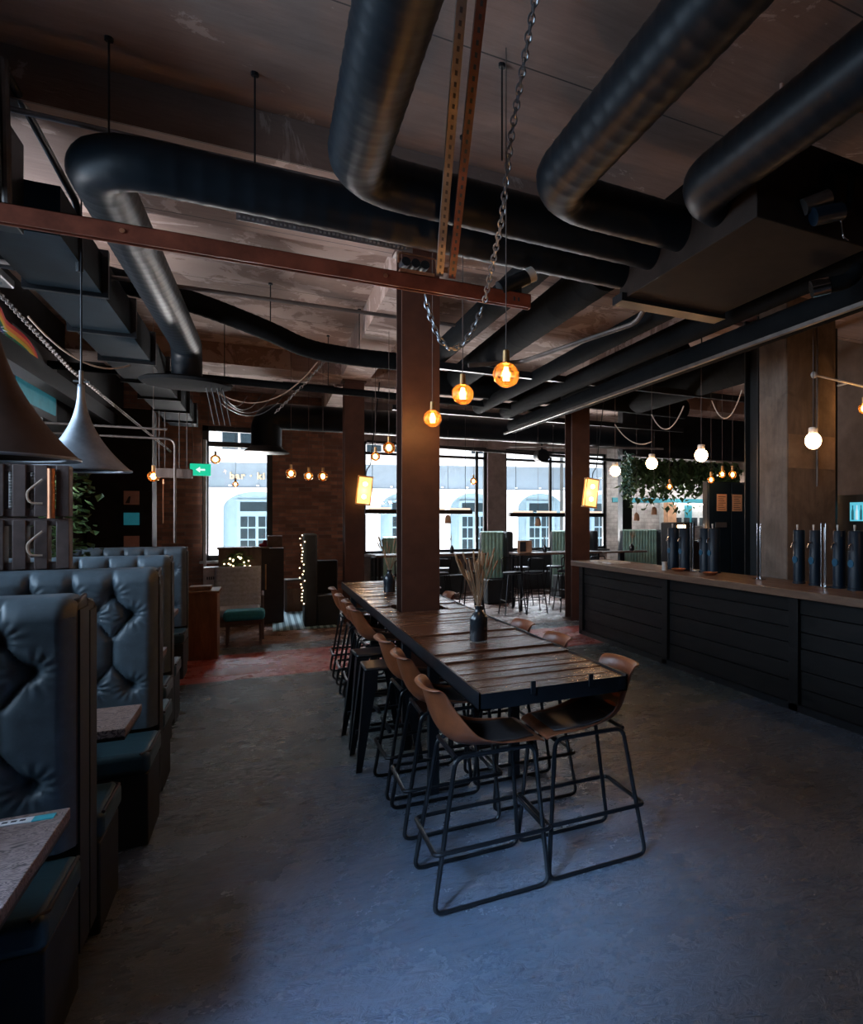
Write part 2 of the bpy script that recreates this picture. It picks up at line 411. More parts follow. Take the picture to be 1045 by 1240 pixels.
# wall behind the camera: unseen, left solid to keep out frontal light
w = MB(); w.box(XL-.3, XR+.3, YB-.3, YB, 0, CZ)
struct(w.build('wall_back', 'darkwall'))
def window(i, a, b, s0, h, y, trans, mull):
    m = MB(); t = .10 if i == 1 else .06
    for (x0, x1, z0, z1) in [(a, a+t, s0, h), (b-t, b, s0, h), (a, b, s0, s0+t), (a, b, h-t, h), (a, b, trans, trans+t)] + [(x-t/2, x+t/2, s0, h) for x in mull]:
        m.box(x0, x1, y+.08, y+.16, z0, z1)
    f = struct(m.build('window_%d' % i, 'frame'))
    MB().box(a+.02, b-.02, y+.115, y+.121, s0+.02, h-.02).build('pane', 'pane', f)
    MB().box(a-.04, b+.04, y-.1, y+.08, s0-.05, s0).build('window_sill', 'whiteframe' if i < 3 else 'frame', f, bevel=.006)
window(1, *OPEN[0], YF, 3.1, []); window(2, *OPEN[1], YF, 3.08, [4.28]); window(3, *OPEN[2], YF, 3.08, [6.1])
def side_window(i, y0, y1, z0, z1, mull):
    m = MB(); t = .06
    for (a, b, c_, d) in [(y0, y0+t, z0, z1), (y1-t, y1, z0, z1), (y0, y1, z0, z0+t), (y0, y1, z1-t, z1)] + [(q-t/2, q+t/2, z0, z1) for q in mull]:
        m.box(XL-.18, XL-.10, a, b, c_, d)
    f = struct(m.build('window_%d' % i, 'frame'))
    MB().box(XL-.143, XL-.137, y0+.02, y1-.02, z0+.02, z1-.02).build('pane', 'pane', f)
side_window(4, -1.7, .9, 2.3, 3.7, [-.4]); side_window(5, 2.2, 9.1, 1.45, 3.85, [3.9, 5.6, 7.4])
# added bulkhead, beams
struct(MB().box(6.9, XR, 13.7, 13.95, 3.12, CZ).build('trim_7', 'darkwall', origin=(0, 0, 3.12)))  # dark bulkhead added to keep the wall above the greenery dark
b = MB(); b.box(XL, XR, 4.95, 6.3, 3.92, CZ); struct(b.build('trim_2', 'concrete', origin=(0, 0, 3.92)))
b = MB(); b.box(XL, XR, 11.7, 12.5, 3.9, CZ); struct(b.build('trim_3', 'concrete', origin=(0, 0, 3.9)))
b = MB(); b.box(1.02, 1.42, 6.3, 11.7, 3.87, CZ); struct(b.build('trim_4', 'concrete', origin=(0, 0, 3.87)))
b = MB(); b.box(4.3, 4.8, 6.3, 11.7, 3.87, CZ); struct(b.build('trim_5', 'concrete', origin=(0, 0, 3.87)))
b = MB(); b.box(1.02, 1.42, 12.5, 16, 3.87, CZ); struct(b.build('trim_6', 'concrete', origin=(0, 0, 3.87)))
# ------------------------------------------------------------------ steel columns
def ibeam(name, x0, x1, y0, y1, z0, z1, label, fl=.02, mt='oxide'):
    m = MB(); m.box(x0, x1, y0, y0+fl, z0, z1).box(x0, x1, y1-fl, y1, z0, z1).box((x0+x1)/2-.008, (x0+x1)/2+.008, y0+fl, y1-fl, z0, z1)
    t = thing(name, label, 'column', ((x0+x1)/2, (y0+y1)/2, z0))
    m.build('steel_section', mt, t)
    MB().box(x0-.03, x1+.03, y0-.03, y1+.03, z1-.03, z1).build('cap_plate', 'oxide', t)
    MB().box(x0-.03, x1+.03, y0-.03, y1+.03, z0, z0+.02).build('base_plate', 'oxide', t)
    return t
ibeam('steel_column', .965, 1.265, 5.93, 6.2, 0, 3.92, 'brown painted steel column rising through the long plank table')
ibeam('steel_column', 1.09, 1.38, 12.0, 12.3, 0, 3.9, 'brown painted steel column beyond the far end of the long plank table')
ibeam('steel_column', 4.35, 4.67, 10.5, 10.8, 0, 3.87, 'brown painted steel column standing just past the far end of the bar')
ibeam('steel_column', 4.655, 4.80, 5.95, 6.2, 0, 3.92, 'dark steel column tight against the left of the concrete pillar at the bar', mt='frame')
c = MB().box(4.51, 5.18, 5.3, 5.75, 0, CZ).build('concrete_pillar', 'colconcrete', bevel=.012)
tag(c, 'rough square concrete pillar behind the bar counter', 'pillar')
MB().box(4.53, 5.16, 5.296, 5.2995, 2.18, 2.52).build('pale_patch', 'patch', c)
c = MB().box(5.72, 5.84, 5.95, 6.1, 0, 3.92).build('wooden_post', 'frame'); tag(c, 'slim black post to the right of the concrete pillar', 'post')
c = MB().box(7.35, 7.6, 14.6, 14.85, 0, CZ).build('wooden_post', 'frame'); tag(c, 'black square post beside the white tiled wall', 'post')
# ------------------------------------------------------------------ long table
TX0, TX1, TY0, TY1, TZ = .775, 1.475, 2.88, 8.9, .92
tb = thing('plank_table', 'long high communal table of dark glossy planks with black steel edge', 'table', ((TX0+TX1)/2, (TY0+TY1)/2, 0))
m = MB(); y = TY0+.008
while y < TY1-.02:
    wd = min(random.uniform(.10, .16), TY1-.008-y); dz = random.uniform(-.007, .003)
    segs = [(TX0+.008, TX1-.008)]
    if y+wd > 5.89 and y < 6.24: segs = [(TX0+.008, .925), (1.305, TX1-.008)]
    for (a, b_) in segs: m.box(a, b_, y, y+wd-.007, TZ-.035+dz, TZ+dz)
    y += wd
m.build('tabletop', 'table_boards', tb, bevel=.004)
m = MB(); e = .008
m.box(TX0, TX0+e, TY0, TY1, TZ-.075, TZ+.003).box(TX1-e, TX1, TY0, TY1, TZ-.075, TZ+.003).box(TX0, TX1, TY0, TY0+e, TZ-.075, TZ-.004).box(TX0, TX1, TY1-e, TY1, TZ-.075, TZ+.003)
m.box(TX0, TX0+.05, TY0, TY1, TZ-.075, TZ-.068).box(TX1-.05, TX1, TY0, TY1, TZ-.075, TZ-.068)
m.build('edge_frame', 'black_metal', tb)
for (x, y) in [(TX0+.1, TY0+1.4), (TX1-.1, TY0+1.4), (TX0+.1, 5.2), (TX1-.1, 5.2), (TX0+.1, 6.9), (TX1-.1, 6.9), (TX0+.1, TY1-.3), (TX1-.1, TY1-.3)]:
    MB().box(x-.03, x+.03, y-.03, y+.03, 0, TZ-.07).build('leg', 'black_metal', tb, bevel=.003)
for x in (1.01, 1.285):
    MB().box(x-.010, x+.010, TY0-.012, TY0-.001, TZ-.03, TZ+.028).build('hook', 'black_metal', tb)
# ------------------------------------------------------------------ leather bar stool (faces +X)
def make_stool():
    t = thing('bar_stool', '', 'stool', (0, 0, 0), 'leather bucket bar stools at the plank table')
    r = .0105
    def loop(y_top, y_bot):
        p = [(-.15, y_top, .632), (-.25, y_bot, .012), (.25, y_bot, .012), (.20, y_top, .632)]
        q = fillet([(.03, y_top, .632)]+[p[0], p[1], p[2], p[3]]+[(.03, y_top, .632)], .045, 6)
        return MB().tube(q[:-1], r, 8, closed=True)
    loop(-.17, -.22).build('side_frame', 'stool_metal', t); loop(.17, .22).build('side_frame', 'stool_metal', t)
    MB().tube([(-.15, -.17, .632), (-.15, .17, .632)], r, 8).build('cross_bar', 'stool_metal', t)
    MB().tube([(.20, -.17, .632), (.20, .17, .632)], r, 8).build('cross_bar', 'stool_metal', t)
    fr = fillet([(0, -.215, .255), (-.245, -.215, .255), (-.245, .215, .255), (.265, .215, .255), (.265, -.215, .255), (0, -.215, .255)], .03, 5)
    MB().tube(fr[:-1], r, 8, closed=True).build('footrest', 'stool_metal', t)
    prof = [(.245, .640), (.235, .655), (.20, .662), (.12, .655), (.03, .650), (-.06, .652), (-.125, .665), (-.17, .70), (-.20, .75), (-.222, .81), (-.238, .87), (-.245, .915), (-.262, .935), (-.278, .925)]
    hw = [.19, .20, .205, .21, .215, .22, .222, .215, .20, .185, .182, .190, .19, .185]
    lift = [0, 0, .004, .012, .03, .055, .075, .06, .03, .01, 0, 0, 0, 0]
    fwd = [0, 0, 0, 0, 0, .01, .03, .05, .06, .055, .045, .035, .03, .03]
    P = []
    for j in range(17):
        u = -1 + 2*j/16; row = []
        for (x, z), h, l, f in zip(prof, hw, lift, fwd): row.append((x + f*u*u*u*u + f*.5*u*u, u*h, z + l*abs(u)**3))
        P.append(row)
    o = MB().grid(P).build('seat_shell', 'tan', t, smooth=60, solid=.009)
    s = o.modifiers.new('Subsurf', 'SUBSURF'); s.levels = 1; s.render_levels = 1
    Q = [[(p[0]+(.007 if k > 6 else 0), p[1]*.9, p[2]+(.007 if k < 8 else .002)) for k, p in enumerate(row[2:11])] for row in P[1:-1]]
    MB().grid(Q).build('seat_pad', 'pad', t, smooth=60, solid=.005)
    return t
stool = make_stool()
used = False
LS = [(3.15, 0, 'nearest on the left side of the table'), (3.92, 1, 'second from the near end, left side of the table'),
      (4.5, 0, 'third from the near end, left side of the table'), (6.15, 0, 'on the left of the table just past the brown column'),
      (6.72, 1, 'far left of the table, third from its far end'), (7.3, 0, 'far left of the table, second from its far end'), (8.05, 0, 'at the far left corner of the plank table')]
RS = [(3.17, 'nearest on the right side, its back toward the bar'), (4.03, 'second from the near end, bar side of the table'),
      (4.7, 'third from the near end, bar side of the table'), (6.95, 'on the bar side of the table beyond the brown column'), (7.65, 'last on the bar side at the far end of the table')]
for i, (y, k, l) in enumerate(LS):
    lab = 'tan leather bar stool ' + l; loc = (.852+.01*k, y, 0); rz = random.uniform(-.03, .03) if i else 0
    if i == 0: stool.location = loc; stool['label'] = lab
    else: dup(stool, loc, rz, lab)
for i, (y, l) in enumerate(RS): dup(stool, (1.36, y, 0), PI+random.uniform(-.03, .03)*(i > 0), 'tan leather bar stool ' + l)
# backless sheet steel stools
def metal_stool():
    t = thing('metal_stool', '', 'stool', (0, 0, 0), 'backless sheet steel stools at the plank table')
    m = MB(); s = .15
    m.box(-s, s, -s, s, .64, .665); m.build('seat', 'black_metal', t, bevel=.012)
    for sx in (-1, 1):
        for sy in (-1, 1):
            m = MB(); a = .15; b_ = .21
            for (dx, dy) in ((1, 0), (0, 1)):
                wT, wB = .085, .035; th = .004
                q = []
                for (h, z, w_) in ((a, .64, wT), (b_, 0, wB)):
                    x, y = sx*h, sy*h
                    q.append([(x, y, z), (x-sx*dx*w_, y-sy*dy*w_, z)])
                nx, ny = (0, -sy*th) if dx else (-sx*th, 0)
                v = [q[0][0], q[0][1], q[1][1], q[1][0]]
                v += [(p[0]+nx, p[1]+ny, p[2]) for p in v]
                m.add(v, [(0,1,2,3),(7,6,5,4),(0,4,5,1),(1,5,6,2),(2,6,7,3),(3,7,4,0)])
            m.build('leg', 'sheet', t)
    m = MB().box(-.19, .19, -.01, .01, .2, .225).box(-.01, .01, -.19, .19, .225, .25); m.build('cross_brace', 'black_metal', t)
    return t
ms = metal_stool(); ms.location = (.72, 5.07, 0); ms['label'] = 'backless dark sheet steel stool, nearer of the two between the leather stools'
dup(ms, (.72, 5.6, 0), .04, 'backless dark sheet steel stool, farther of the two between the leather stools')
# ------------------------------------------------------------------ vases
def vase(x, y, z, lab, seed, h=.20, r=.055, n=26, spread=.1, L=.33, mat='bottle'):
    rr = random.Random(seed); t = thing('vase', lab, 'vase', (x, y, z))
    pr = [(r*.95, 0), (r, .01), (r, h*.62), (r*.92, h*.7), (r*.6, h*.8), (r*.42, h*.85), (r*.4, h*.96), (r*.48, h), (r*.36, h), (r*.34, h*.9)]
    MB().lathe(pr, (x, y, z), 28).build('bottle', mat, t, smooth=50)
    m = MB()
    for i in range(n):
        a = rr.uniform(0, 2*PI); k = rr.uniform(.1, 1)*spread; l = L*rr.uniform(.6, 1)
        p0 = Vector((x, y, z+h*.5)); p1 = p0+Vector((math.cos(a)*r*.2, math.sin(a)*r*.2, h*.5)); p2 = p1+Vector((math.cos(a)*k, math.sin(a)*k, l))
        mid = p1.lerp(p2, .5)+Vector((0, 0, .02))
        m.tube([p0, p1, mid, p2], .0012, 4)
        d = (p2-mid).normalized(); m.tube([p2-d*.07, p2-d*.04, p2, p2+d*.015], [.0015, .0065, .006, .001], 5)
    s = m.build('dried_stems', 'straw', t); s['kind'] = 'stuff'
    return t
vase(1.12, 4.17, TZ, 'black bottle vase of dried wheat, nearer one on the plank table', 1, .21, .052, 34, .13, .34)
vase(1.10, 7.5, TZ, 'black bottle vase of dried wheat on the table behind the brown column', 2, .22, .055, 24, .14, .34)
# ------------------------------------------------------------------ bulbs
def filament_lamp(x, y, z, r, lab, group=None, top=CZ, power=9, detail=True):
    t = thing('pendant_bulb', lab, 'lamp', (x, y, z-r), group)
    MB().cyl((x, y, z+r+.06), (x, y, top), .003, n=6).build('cord', 'cord', t)
    MB().lathe([(.012, .075), (.017, .07), (.018, .012), (.02, 0)], (x, y, z+r-.01), 14).build('lamp_holder', 'brass', t)
    pr = []
    for i in range(15):
        a = PI*i/14; rad = r*math.sin(a); zz = -r*math.cos(a)
        if i > 11: rad = max(rad, .015)
        pr.append((max(rad, 1e-3), zz))
    MB().lathe(pr, (x, y, z), 24, cap=False).build('globe', 'amber', t, smooth=80)
    m = MB()
    for k in range(6):
        a = 2*PI*k/6; R_ = r*.22
        m.tube([(x+R_*.5*math.cos(a), y+R_*.5*math.sin(a), z+r*.6), (x+R_*math.cos(a), y+R_*math.sin(a), z-r*.45), (x+R_*math.cos(a+1), y+R_*math.sin(a+1), z+r*.2)], .0022, 5)
    m.build('filament', 'filament', t)
    point_light('bulb_light', t, (x, y, z), power, r=r*.4)
    return t
filament_lamp(1.12, 3.62, 2.435, .069, 'lit amber globe bulb hanging over the table, largest and nearest of the three')
filament_lamp(1.12, 4.56, 2.48, .069, 'lit amber globe bulb hanging over the table, middle of the three')
filament_lamp(1.12, 5.5, 2.44, .067, 'lit amber globe bulb close before the brown column, smallest of the three')
def opal_lamp(x, y, z, r, lab, group=None, top=CZ, mat='opal'):
    t = thing('globe_lamp', lab, 'lamp', (x, y, z-r), group)
    MB().cyl((x, y, z+r+.02), (x, y, top), .004, n=6).build('cord', 'cord', t)
    MB().lathe([(.03, .05), (.04, .045), (.042, .0), (.036, -.012)], (x, y, z+r-.005), 16).build('lamp_holder', 'white', t)
    MB().sphere((x, y, z), r).build('globe', mat, t, smooth=80)
    return t
opal_lamp(4.1, 4.47, 2.34, .072, 'glowing white globe lamp in front of the concrete pillar')
opal_lamp(4.1, 6.24, 2.36, .072, 'glowing white globe lamp over the bar left of the steel column')
opal_lamp(4.1, 7.35, 2.35, .072, 'glowing white globe lamp over the bar before the hanging greenery')
opal_lamp(4.1, 8.37, 2.32, .072, 'glowing white globe lamp over the far end of the bar')
opal_lamp(4.1, 2.65, 2.34, .072, 'glowing white globe lamp over the bar nearer than the concrete pillar')
opal_lamp(4.1, .9, 2.34, .072, 'glowing white globe lamp over the bar nearest the camera')
def small_bulb(x, y, z, lab, r=.05, group=None, top=CZ, power=4):
    t = thing('pendant_bulb', lab, 'lamp', (x, y, z-r), group)
    MB().cyl((x, y, z+r+.05), (x, y, top), .003, n=5).build('cord', 'cord', t)
    MB().cyl((x, y, z+r-.005), (x, y, z+r+.06), .017, n=10).build('lamp_holder', 'brass', t)
    MB().sphere((x, y, z), r, 14, 9).build('globe', 'amber', t, smooth=80)
    MB().sphere((x, y, z), r*.42, 10, 6, 1.4).build('filament', 'smallbulb', t, smooth=80)
    if power: point_light('bulb_light', t, (x, y, z), power, r=.03)
    return t
small_bulb(1.25, 8.56, 2.50, 'lit amber bulb right of the second column, higher of that pair', .07)
small_bulb(1.25, 9.7, 2.49, 'lit amber bulb right of the second column, lower of that pair', .06)
small_bulb(.33, 11.5, 2.34, 'lit amber bulb before the brick wall, leftmost of three in a row', .07)
small_bulb(.56, 11.5, 2.31, 'lit amber bulb before the brick wall, middle of three in a row', .065)
small_bulb(.75, 11.5, 2.31, 'lit amber bulb before the brick wall, rightmost of three in a row', .07)
small_bulb(-1.05, 9.3, 2.13, 'lit amber bulb at the left end of the hanging wooden block', .06)
small_bulb(5.3, 7.82, 2.209, 'lit amber bulb before the blue cupboards, leftmost of three', .05, top=3.6)
small_bulb(5.3, 7.55, 2.27, 'lit amber bulb before the blue cupboards, middle of three', .05, top=3.6)
small_bulb(5.3, 7.316, 2.25, 'lit amber bulb before the blue cupboards, rightmost of three', .055, top=3.6)
small_bulb(5.3, 8.94, 2.165, 'lone lit amber bulb below the hanging greenery', .05, top=3.6)
small_bulb(5.3, 5.03, 2.80, 'lit amber bulb against the brown wall right of the pillar', .055, power=14)
small_bulb(3.63, 13.9, 2.44, 'dim amber bulb hanging before the window behind the table', .07, power=1)
small_bulb(-.46, 14.6, 2.30, 'clear bulb hanging before the left window under the lettering', .05, power=1)
small_bulb(-.75, 14.38, 2.72, 'clear bulb at the upper left of the left window', .08, power=1)
def lantern(x, y, z, lab, rot):
    t = thing('lantern', lab, 'lamp', (x, y, z))
    w_, h, d = .10, .21, .05
    m = MB()
    for sx in (-1, 1):
        for sy in (-1, 1): m.box(x+sx*w_-.006, x+sx*w_+.006, y+sy*d-.006, y+sy*d+.006, z-h, z+h)
    m.box(x-w_-.01, x+w_+.01, y-d-.01, y+d+.01, z+h, z+h+.02).box(x-w_-.01, x+w_+.01, y-d-.01, y+d+.01, z-h-.02, z-h)
    m.build('cage', 'brass', t)
    MB().box(x-w_+.008, x+w_-.008, y-d+.008, y+d-.008, z-h+.005, z+h-.005).build('glass_panel', 'amberglow', t)
    MB().sphere((x, y-d-.005, z+.1), .035, 10, 6).build('bulb', 'smallbulb', t); MB().sphere((x, y-d-.005, z-.1), .035, 10, 6).build('bulb', 'smallbulb', t)
    MB().tube(fillet([(x, y, z+h+.02), (x, y, z+h+.12), (x+.05, y, z+h+.2), (x+.05, y, 3.87)], .04), .008, 6).build('bracket', 'black_metal', t)
    t.rotation_euler = (0, rot, 0)
    point_light('lantern_light', t, (x, y-.15, z), 8)
    return t
lantern(1.35, 11.75, 2.12, 'tilted amber lantern hung on the second brown column', .1)
lantern(4.42, 9.9, 2.08, 'bright amber lantern hung on the brown column past the bar', .12)
# ------------------------------------------------------------------ ducts and services
DZ, DR = 3.527, .138
def duct(name, pts, lab, r=DR, R=.28, mat='duct', seam=.12):
    t = duct_mb(pts, r, R, seam).build(name, mat, smooth=50); return tag(t, lab, 'duct')
duct('ventilation_duct', [(2.6, 4.6, DZ), (-.78, 4.52, DZ), (-.72, 8.9, DZ), (-.72, 8.95, 3.16)], 'long black spiral duct with a left elbow, running back and dropping to a disc')
duct('ventilation_duct', [(.41, -1.5, DZ), (.41, 4.07, DZ), (2.6, 4.14, DZ)], 'black spiral duct coming overhead, leftmost of the three', .14)
duct('ventilation_duct', [(1.40, -1.5, DZ), (1.40, 3.72, DZ), (2.6, 3.76, DZ)], 'black spiral duct coming overhead, middle of the three', .14)
duct('ventilation_duct', [(2.13, -1.5, DZ), (2.13, 3.32, DZ), (2.6, 3.34, DZ)], 'black spiral duct coming overhead, rightmost of the three', .14)
c = MB().box(2.3, 3.15, 2.95, 4.62, 3.30, 3.8).build('duct_plenum', 'plenum', bevel=.006); tag(c, 'wide flat black duct box joining the overhead ducts above the bar', 'duct box')
c = MB().box(2.26, 3.19, 4.5, 4.66, 3.27, 3.33).build('flange', 'black_metal', c)
c = duct_mb([(3.62, 1.8, 3.24), (3.62, 11.3, 3.24)], .11, seam=.5).build('insulated_pipe', 'rubber'); tag(c, 'thick black insulated pipe above the bar, lower of the pair', 'pipe')
c = duct_mb([(3.40, 1.8, 3.42), (3.40, 11.0, 3.42)], .11, seam=.5).build('insulated_pipe', 'rubber'); tag(c, 'thick black insulated pipe above the bar, upper of the pair', 'pipe')
c = duct_mb([(2.95, 4.9, 3.45), (2.95, 11.0, 3.45)], .09, seam=.5).build('insulated_pipe', 'rubber'); tag(c, 'black pipe running back behind the flat duct box', 'pipe')
c = MB().box(3.42, 3.45, 1.8, 11.2, 3.08, 3.11).build('cable_rail', 'conduit'); tag(c, 'slim metal rail under the thick pipes above the bar', 'rail')
# flexible duct
pts = [(-2.2, 7.5, 3.82), (-1.37, 7.7, 3.82), (-.6, 8.15, 3.80), (.05, 8.5, 3.68), (.4, 8.8, 3.60), (.9, 8.95, 3.60), (1.6, 9.0, 3.62)]
c = duct_mb(pts, .105, .4, .08).build('flexible_duct', 'rubber', smooth=50); tag(c, 'black flexible duct sagging across below the pale ceiling', 'duct')
c = MB().tube([(-2.2, 10.5, 3.46), (-.7, 10.5, 3.46), (1.6, 10.5, 3.44), (4.2, 10.4, 3.42)], .05, 12).build('water_pipe', 'rubber'); tag(c, 'thin black pipe crossing behind the flexible duct', 'pipe')
c = duct_mb([(.02, 13.1, 2.85), (.02, 13.1, 3.38), (7.2, 13.1, 3.42)], .22, .40, .3).build('ventilation_duct', 'duct', smooth=50); tag(c, 'thick black duct along the window wall with a down turned end', 'duct')
c = MB().lathe([(.23, .1), (.24, .08), (.34, 0), (.32, -.01)], (.02, 13.1, 2.77), 28).build('duct_diffuser', 'black_metal'); tag(c, 'round black diffuser cone at the duct end by the left window', 'diffuser')
c = MB().box(.25, 1.0, 12.7, 12.85, 3.80, 3.9).build('ceiling_bracket', 'black_metal'); tag(c, 'black bracket above the thick duct near the brick wall', 'bracket')
# disc diffuser with cables
duct('ventilation_duct', [(1.75, 4.75, 3.55), (1.75, 8.6, 3.60)], 'short black duct running back beyond the right end of the long track', .11, mat='rubber', seam=.3)
duct('ventilation_duct', [(1.65, 10.1, 3.62), (4.2, 10.1, 3.62), (6.4, 10.3, 3.62)], 'thick black duct crossing between the brown columns near the ceiling', .17, mat='rubber', seam=.3)
duct('ventilation_duct', [(2.35, 5.0, 3.66), (2.35, 9.8, 3.66)], 'black duct below the ceiling between the amber bulbs and the bar pipes', .16, mat='rubber', seam=.3)
duct('ventilation_duct', [(4.05, 6.6, 3.55), (4.05, 9.85, 3.55)], 'black duct high above the far half of the bar', .16, mat='rubber', seam=.3)
duct('ventilation_duct', [(5.3, 6.6, 3.62), (5.3, 9.95, 3.62)], 'black duct high behind the concrete pillar', .2, mat='rubber', seam=.3)
for (pts, l) in (([(1.7, 8.2, 3.45), (6.3, 8.2, 3.45)], 'black steel rail crossing above the far end of the bar'), ([(1.7, 11.3, 3.4), (7.0, 11.3, 3.4)], 'black steel rail crossing near the high tables')):
    c = MB().box(pts[0][0], pts[1][0], pts[0][1]-.03, pts[0][1]+.03, pts[0][2]-.04, pts[0][2]+.04).build('steel_rail', 'black_metal'); tag(c, l, 'rail')
c = thing('disc_diffuser', 'flat black disc under the dropped duct with cables fanning from it', 'diffuser', (-.72, 8.95, 3.1))
MB().lathe([(.38, .05), (.42, .03), (.40, .0), (.15, -.02)], (-.72, 8.95, 3.1), 32).build('disc', 'rubber', c)
m = MB()
for k in range(5):
    a = -.4+.4*k
    m.tube(sag((-.72+.3*math.cos(a*.8), 8.95+.25*math.sin(a), 3.1), (-.35+.16*k, 9.4+.5*k, 3.05+.13*k), .10+.06*k), .005, 5)
for k in range(4): m.tube([(-.55+.05*k, 8.9, 3.1), (-.48+.05*k, 9.0, 2.70)], .006, 5)
m.build('cable_bundle', 'black_metal', c)
# left rectangular duct and plenum
c = thing('rectangular_duct', 'dark blue grey rectangular duct running back along the left', 'duct', (-1.26, 9, 3.4))
MB().box(-1.47, -1.06, 5.4, 15.2, 3.36, 3.66).build('duct_body', 'bluemat', c)
for y in (6.6, 7.9, 9.2, 10.5, 11.8, 13.1, 14.4): MB().box(-1.51, -1.02, y, y+.05, 3.33, 3.69).build('flange', 'black_metal', c)
c = MB().box(-2.2, -1.2, 3.9, 5.3, 3.30, 3.82).build('duct_plenum', 'duct', bevel=.006); tag(c, 'black ventilation box at the upper left behind the long track', 'duct box')
c = MB().box(-1.75, -1.52, 6.0, 6.5, 3.28, 3.34).build('bulkhead_light', 'galv', bevel=.01); tag(c, 'rectangular steel bulkhead fitting beside the left duct', 'light fitting')
c = MB().box(-2.0, -1.85, 5.5, 15, 3.0, 3.18).build('cable_tray', 'black_metal'); tag(c, 'dark cable tray running back high along the left wall', 'cable tray')
# long track
c = thing('lighting_track', 'long red brown steel track hanging across below the black duct', 'track', (0, 4.4, 3.08))
m = MB(); x0, x1 = -1.7, 1.52
m.box(x0, x1, 4.37, 4.374, 3.06, 3.15).box(x0, x1, 4.426, 4.43, 3.06, 3.15).box(x0, x1, 4.37, 4.43, 3.146, 3.15)
m.box(x0, x1, 4.374, 4.382, 3.06, 3.066).box(x0, x1, 4.418, 4.426, 3.06, 3.066).box(x1-.004, x1, 4.37, 4.43, 3.06, 3.15)
m.build('channel', 'track', c)
m = MB()
for x in (1.40, 1.43): m.box(x, x+.012, 4.366, 4.3705, 3.09, 3.115)
m.build('slot', 'ink', c)
for x in (-.62, .62): MB().cyl((x, 4.362, 3.11), (x, 4.37, 3.11), .012, n=10).build('bolt', 'copper', c)
for k, (dx, mt) in enumerate(((0, 'conduit'), (.075, 'track'))):
    c = thing('channel_strut', ('grey' if k == 0 else 'reddish') + ' slotted steel strut sloping from the ceiling to the long track, ' + ('left' if k == 0 else 'right') + ' of the pair', 'strut', (.9+dx, 3.9, 3.15))
    a = Vector((.93+dx, 4.36, 3.16)); b_ = Vector((.60+dx*1.1, 2.17, CZ-.025)); d = (b_-a).normalized(); s = Vector((1, 0, 0)); n_ = d.cross(s).normalized()
    m = MB()
    for (o, w1, w2) in ((Vector((0, 0, 0)), .02, .002), (s*.019+n_*.015, .002, .016), (s*-.019+n_*.015, .002, .016)):
        q = []
        for e_ in (a, b_):
            for (i, j) in ((-1, -1), (1, -1), (1, 1), (-1, 1)): q.append(e_+o+s*w1*i+n_*w2*j)
        m.add(q, [(0,3,2,1),(4,5,6,7),(0,1,5,4),(1,2,6,5),(2,3,7,6),(3,0,4,7)])
    m.build('channel', mt, c)
    m = MB(); L = (b_-a).length
    for i in range(44):
        p = a+d*(L*(i+.5)/44)-n_*.004; q = []
        for (i2, j2) in ((-1, -1), (1, -1), (1, 1), (-1, 1)): q.append(p+s*.006*i2+d*.012*j2)
        q += [v+n_*.001 for v in q]; m.add(q, [(0,3,2,1),(4,5,6,7),(0,1,5,4),(1,2,6,5),(2,3,7,6),(3,0,4,7)])
    m.build('slot_row', 'ink', c)['kind'] = 'stuff'
# chain
def chain(pts, name, lab, link=.045, wire=.005, mat='galv'):
    P = resample(pts, .01); acc = 0; last = P[0]; m = MB(); k = 0; nxt = 0
    cum = [0]
    for i in range(1, len(P)): cum.append(cum[-1]+(P[i]-P[i-1]).length)
    s = 0
    while s < cum[-1]-link:
        def at(q):
            i = min(len(cum)-2, max(0, int(np.searchsorted(cum, q))-1)); return P[i].lerp(P[i+1], (q-cum[i])/max(1e-6, cum[i+1]-cum[i]))
        a, b_ = at(s), at(s+link); d = (b_-a).normalized(); u = Vector((1, 0, 0)) if abs(d.x) < .8 else Vector((0, 1, 0))
        n1 = (u-d*u.dot(d)).normalized(); n2 = d.cross(n1)
        w_ = n1 if k % 2 else n2; c0 = (a+b_)/2; ring = []
        for q in range(10):
            an = 2*PI*q/10; ring.append(c0+d*math.cos(an)*link*.62+w_*math.sin(an)*link*.34)
        m.tube(ring, wire, 5, closed=True); s += link*.86; k += 1
    return tag(m.build(name, mat), lab, 'chain')
ch = [(1.09, 3.0, CZ), (1.13, 3.55, 3.72), (1.17, 3.88, 3.35), (1.205, 4.36, 3.03)]
chain(ch, 'steel_chain', 'steel chain coming down from the ceiling to the long track')
chain([(1.205, 4.40, 3.02), (1.15, 4.4, 2.88), (1.08, 4.4, 2.76), (1.0, 4.4, 2.72), (.93, 4.4, 2.79), (.87, 4.4, 2.95), (.85, 4.4, 3.05)], 'steel_chain', 'steel chain looped in a swag below the long track')
chain([(.75, 9.6, 3.86), (.62, 9.7, 3.62), (.45, 9.8, 3.4), (.1, 10, 3.0)], 'steel_chain', 'thin chain slanting down near the brick wall', .04, .004, 'conduit')
chain([(1.5, 9.2, 3.85), (1.55, 9.2, 3.3), (1.72, 9.2, 3.0), (1.85, 9.2, 3.2), (1.9, 9.2, 3.85)], 'steel_chain', 'thin chain hanging in a loop right of the second column', .04, .004, 'conduit')
chain([(-1.55, 4.7, 3.3), (-1.5, 8, 3.0), (-1.3, 13.5, 2.75)], 'steel_chain', 'long thin chain running back along the left below the duct', .05, .004, 'conduit')
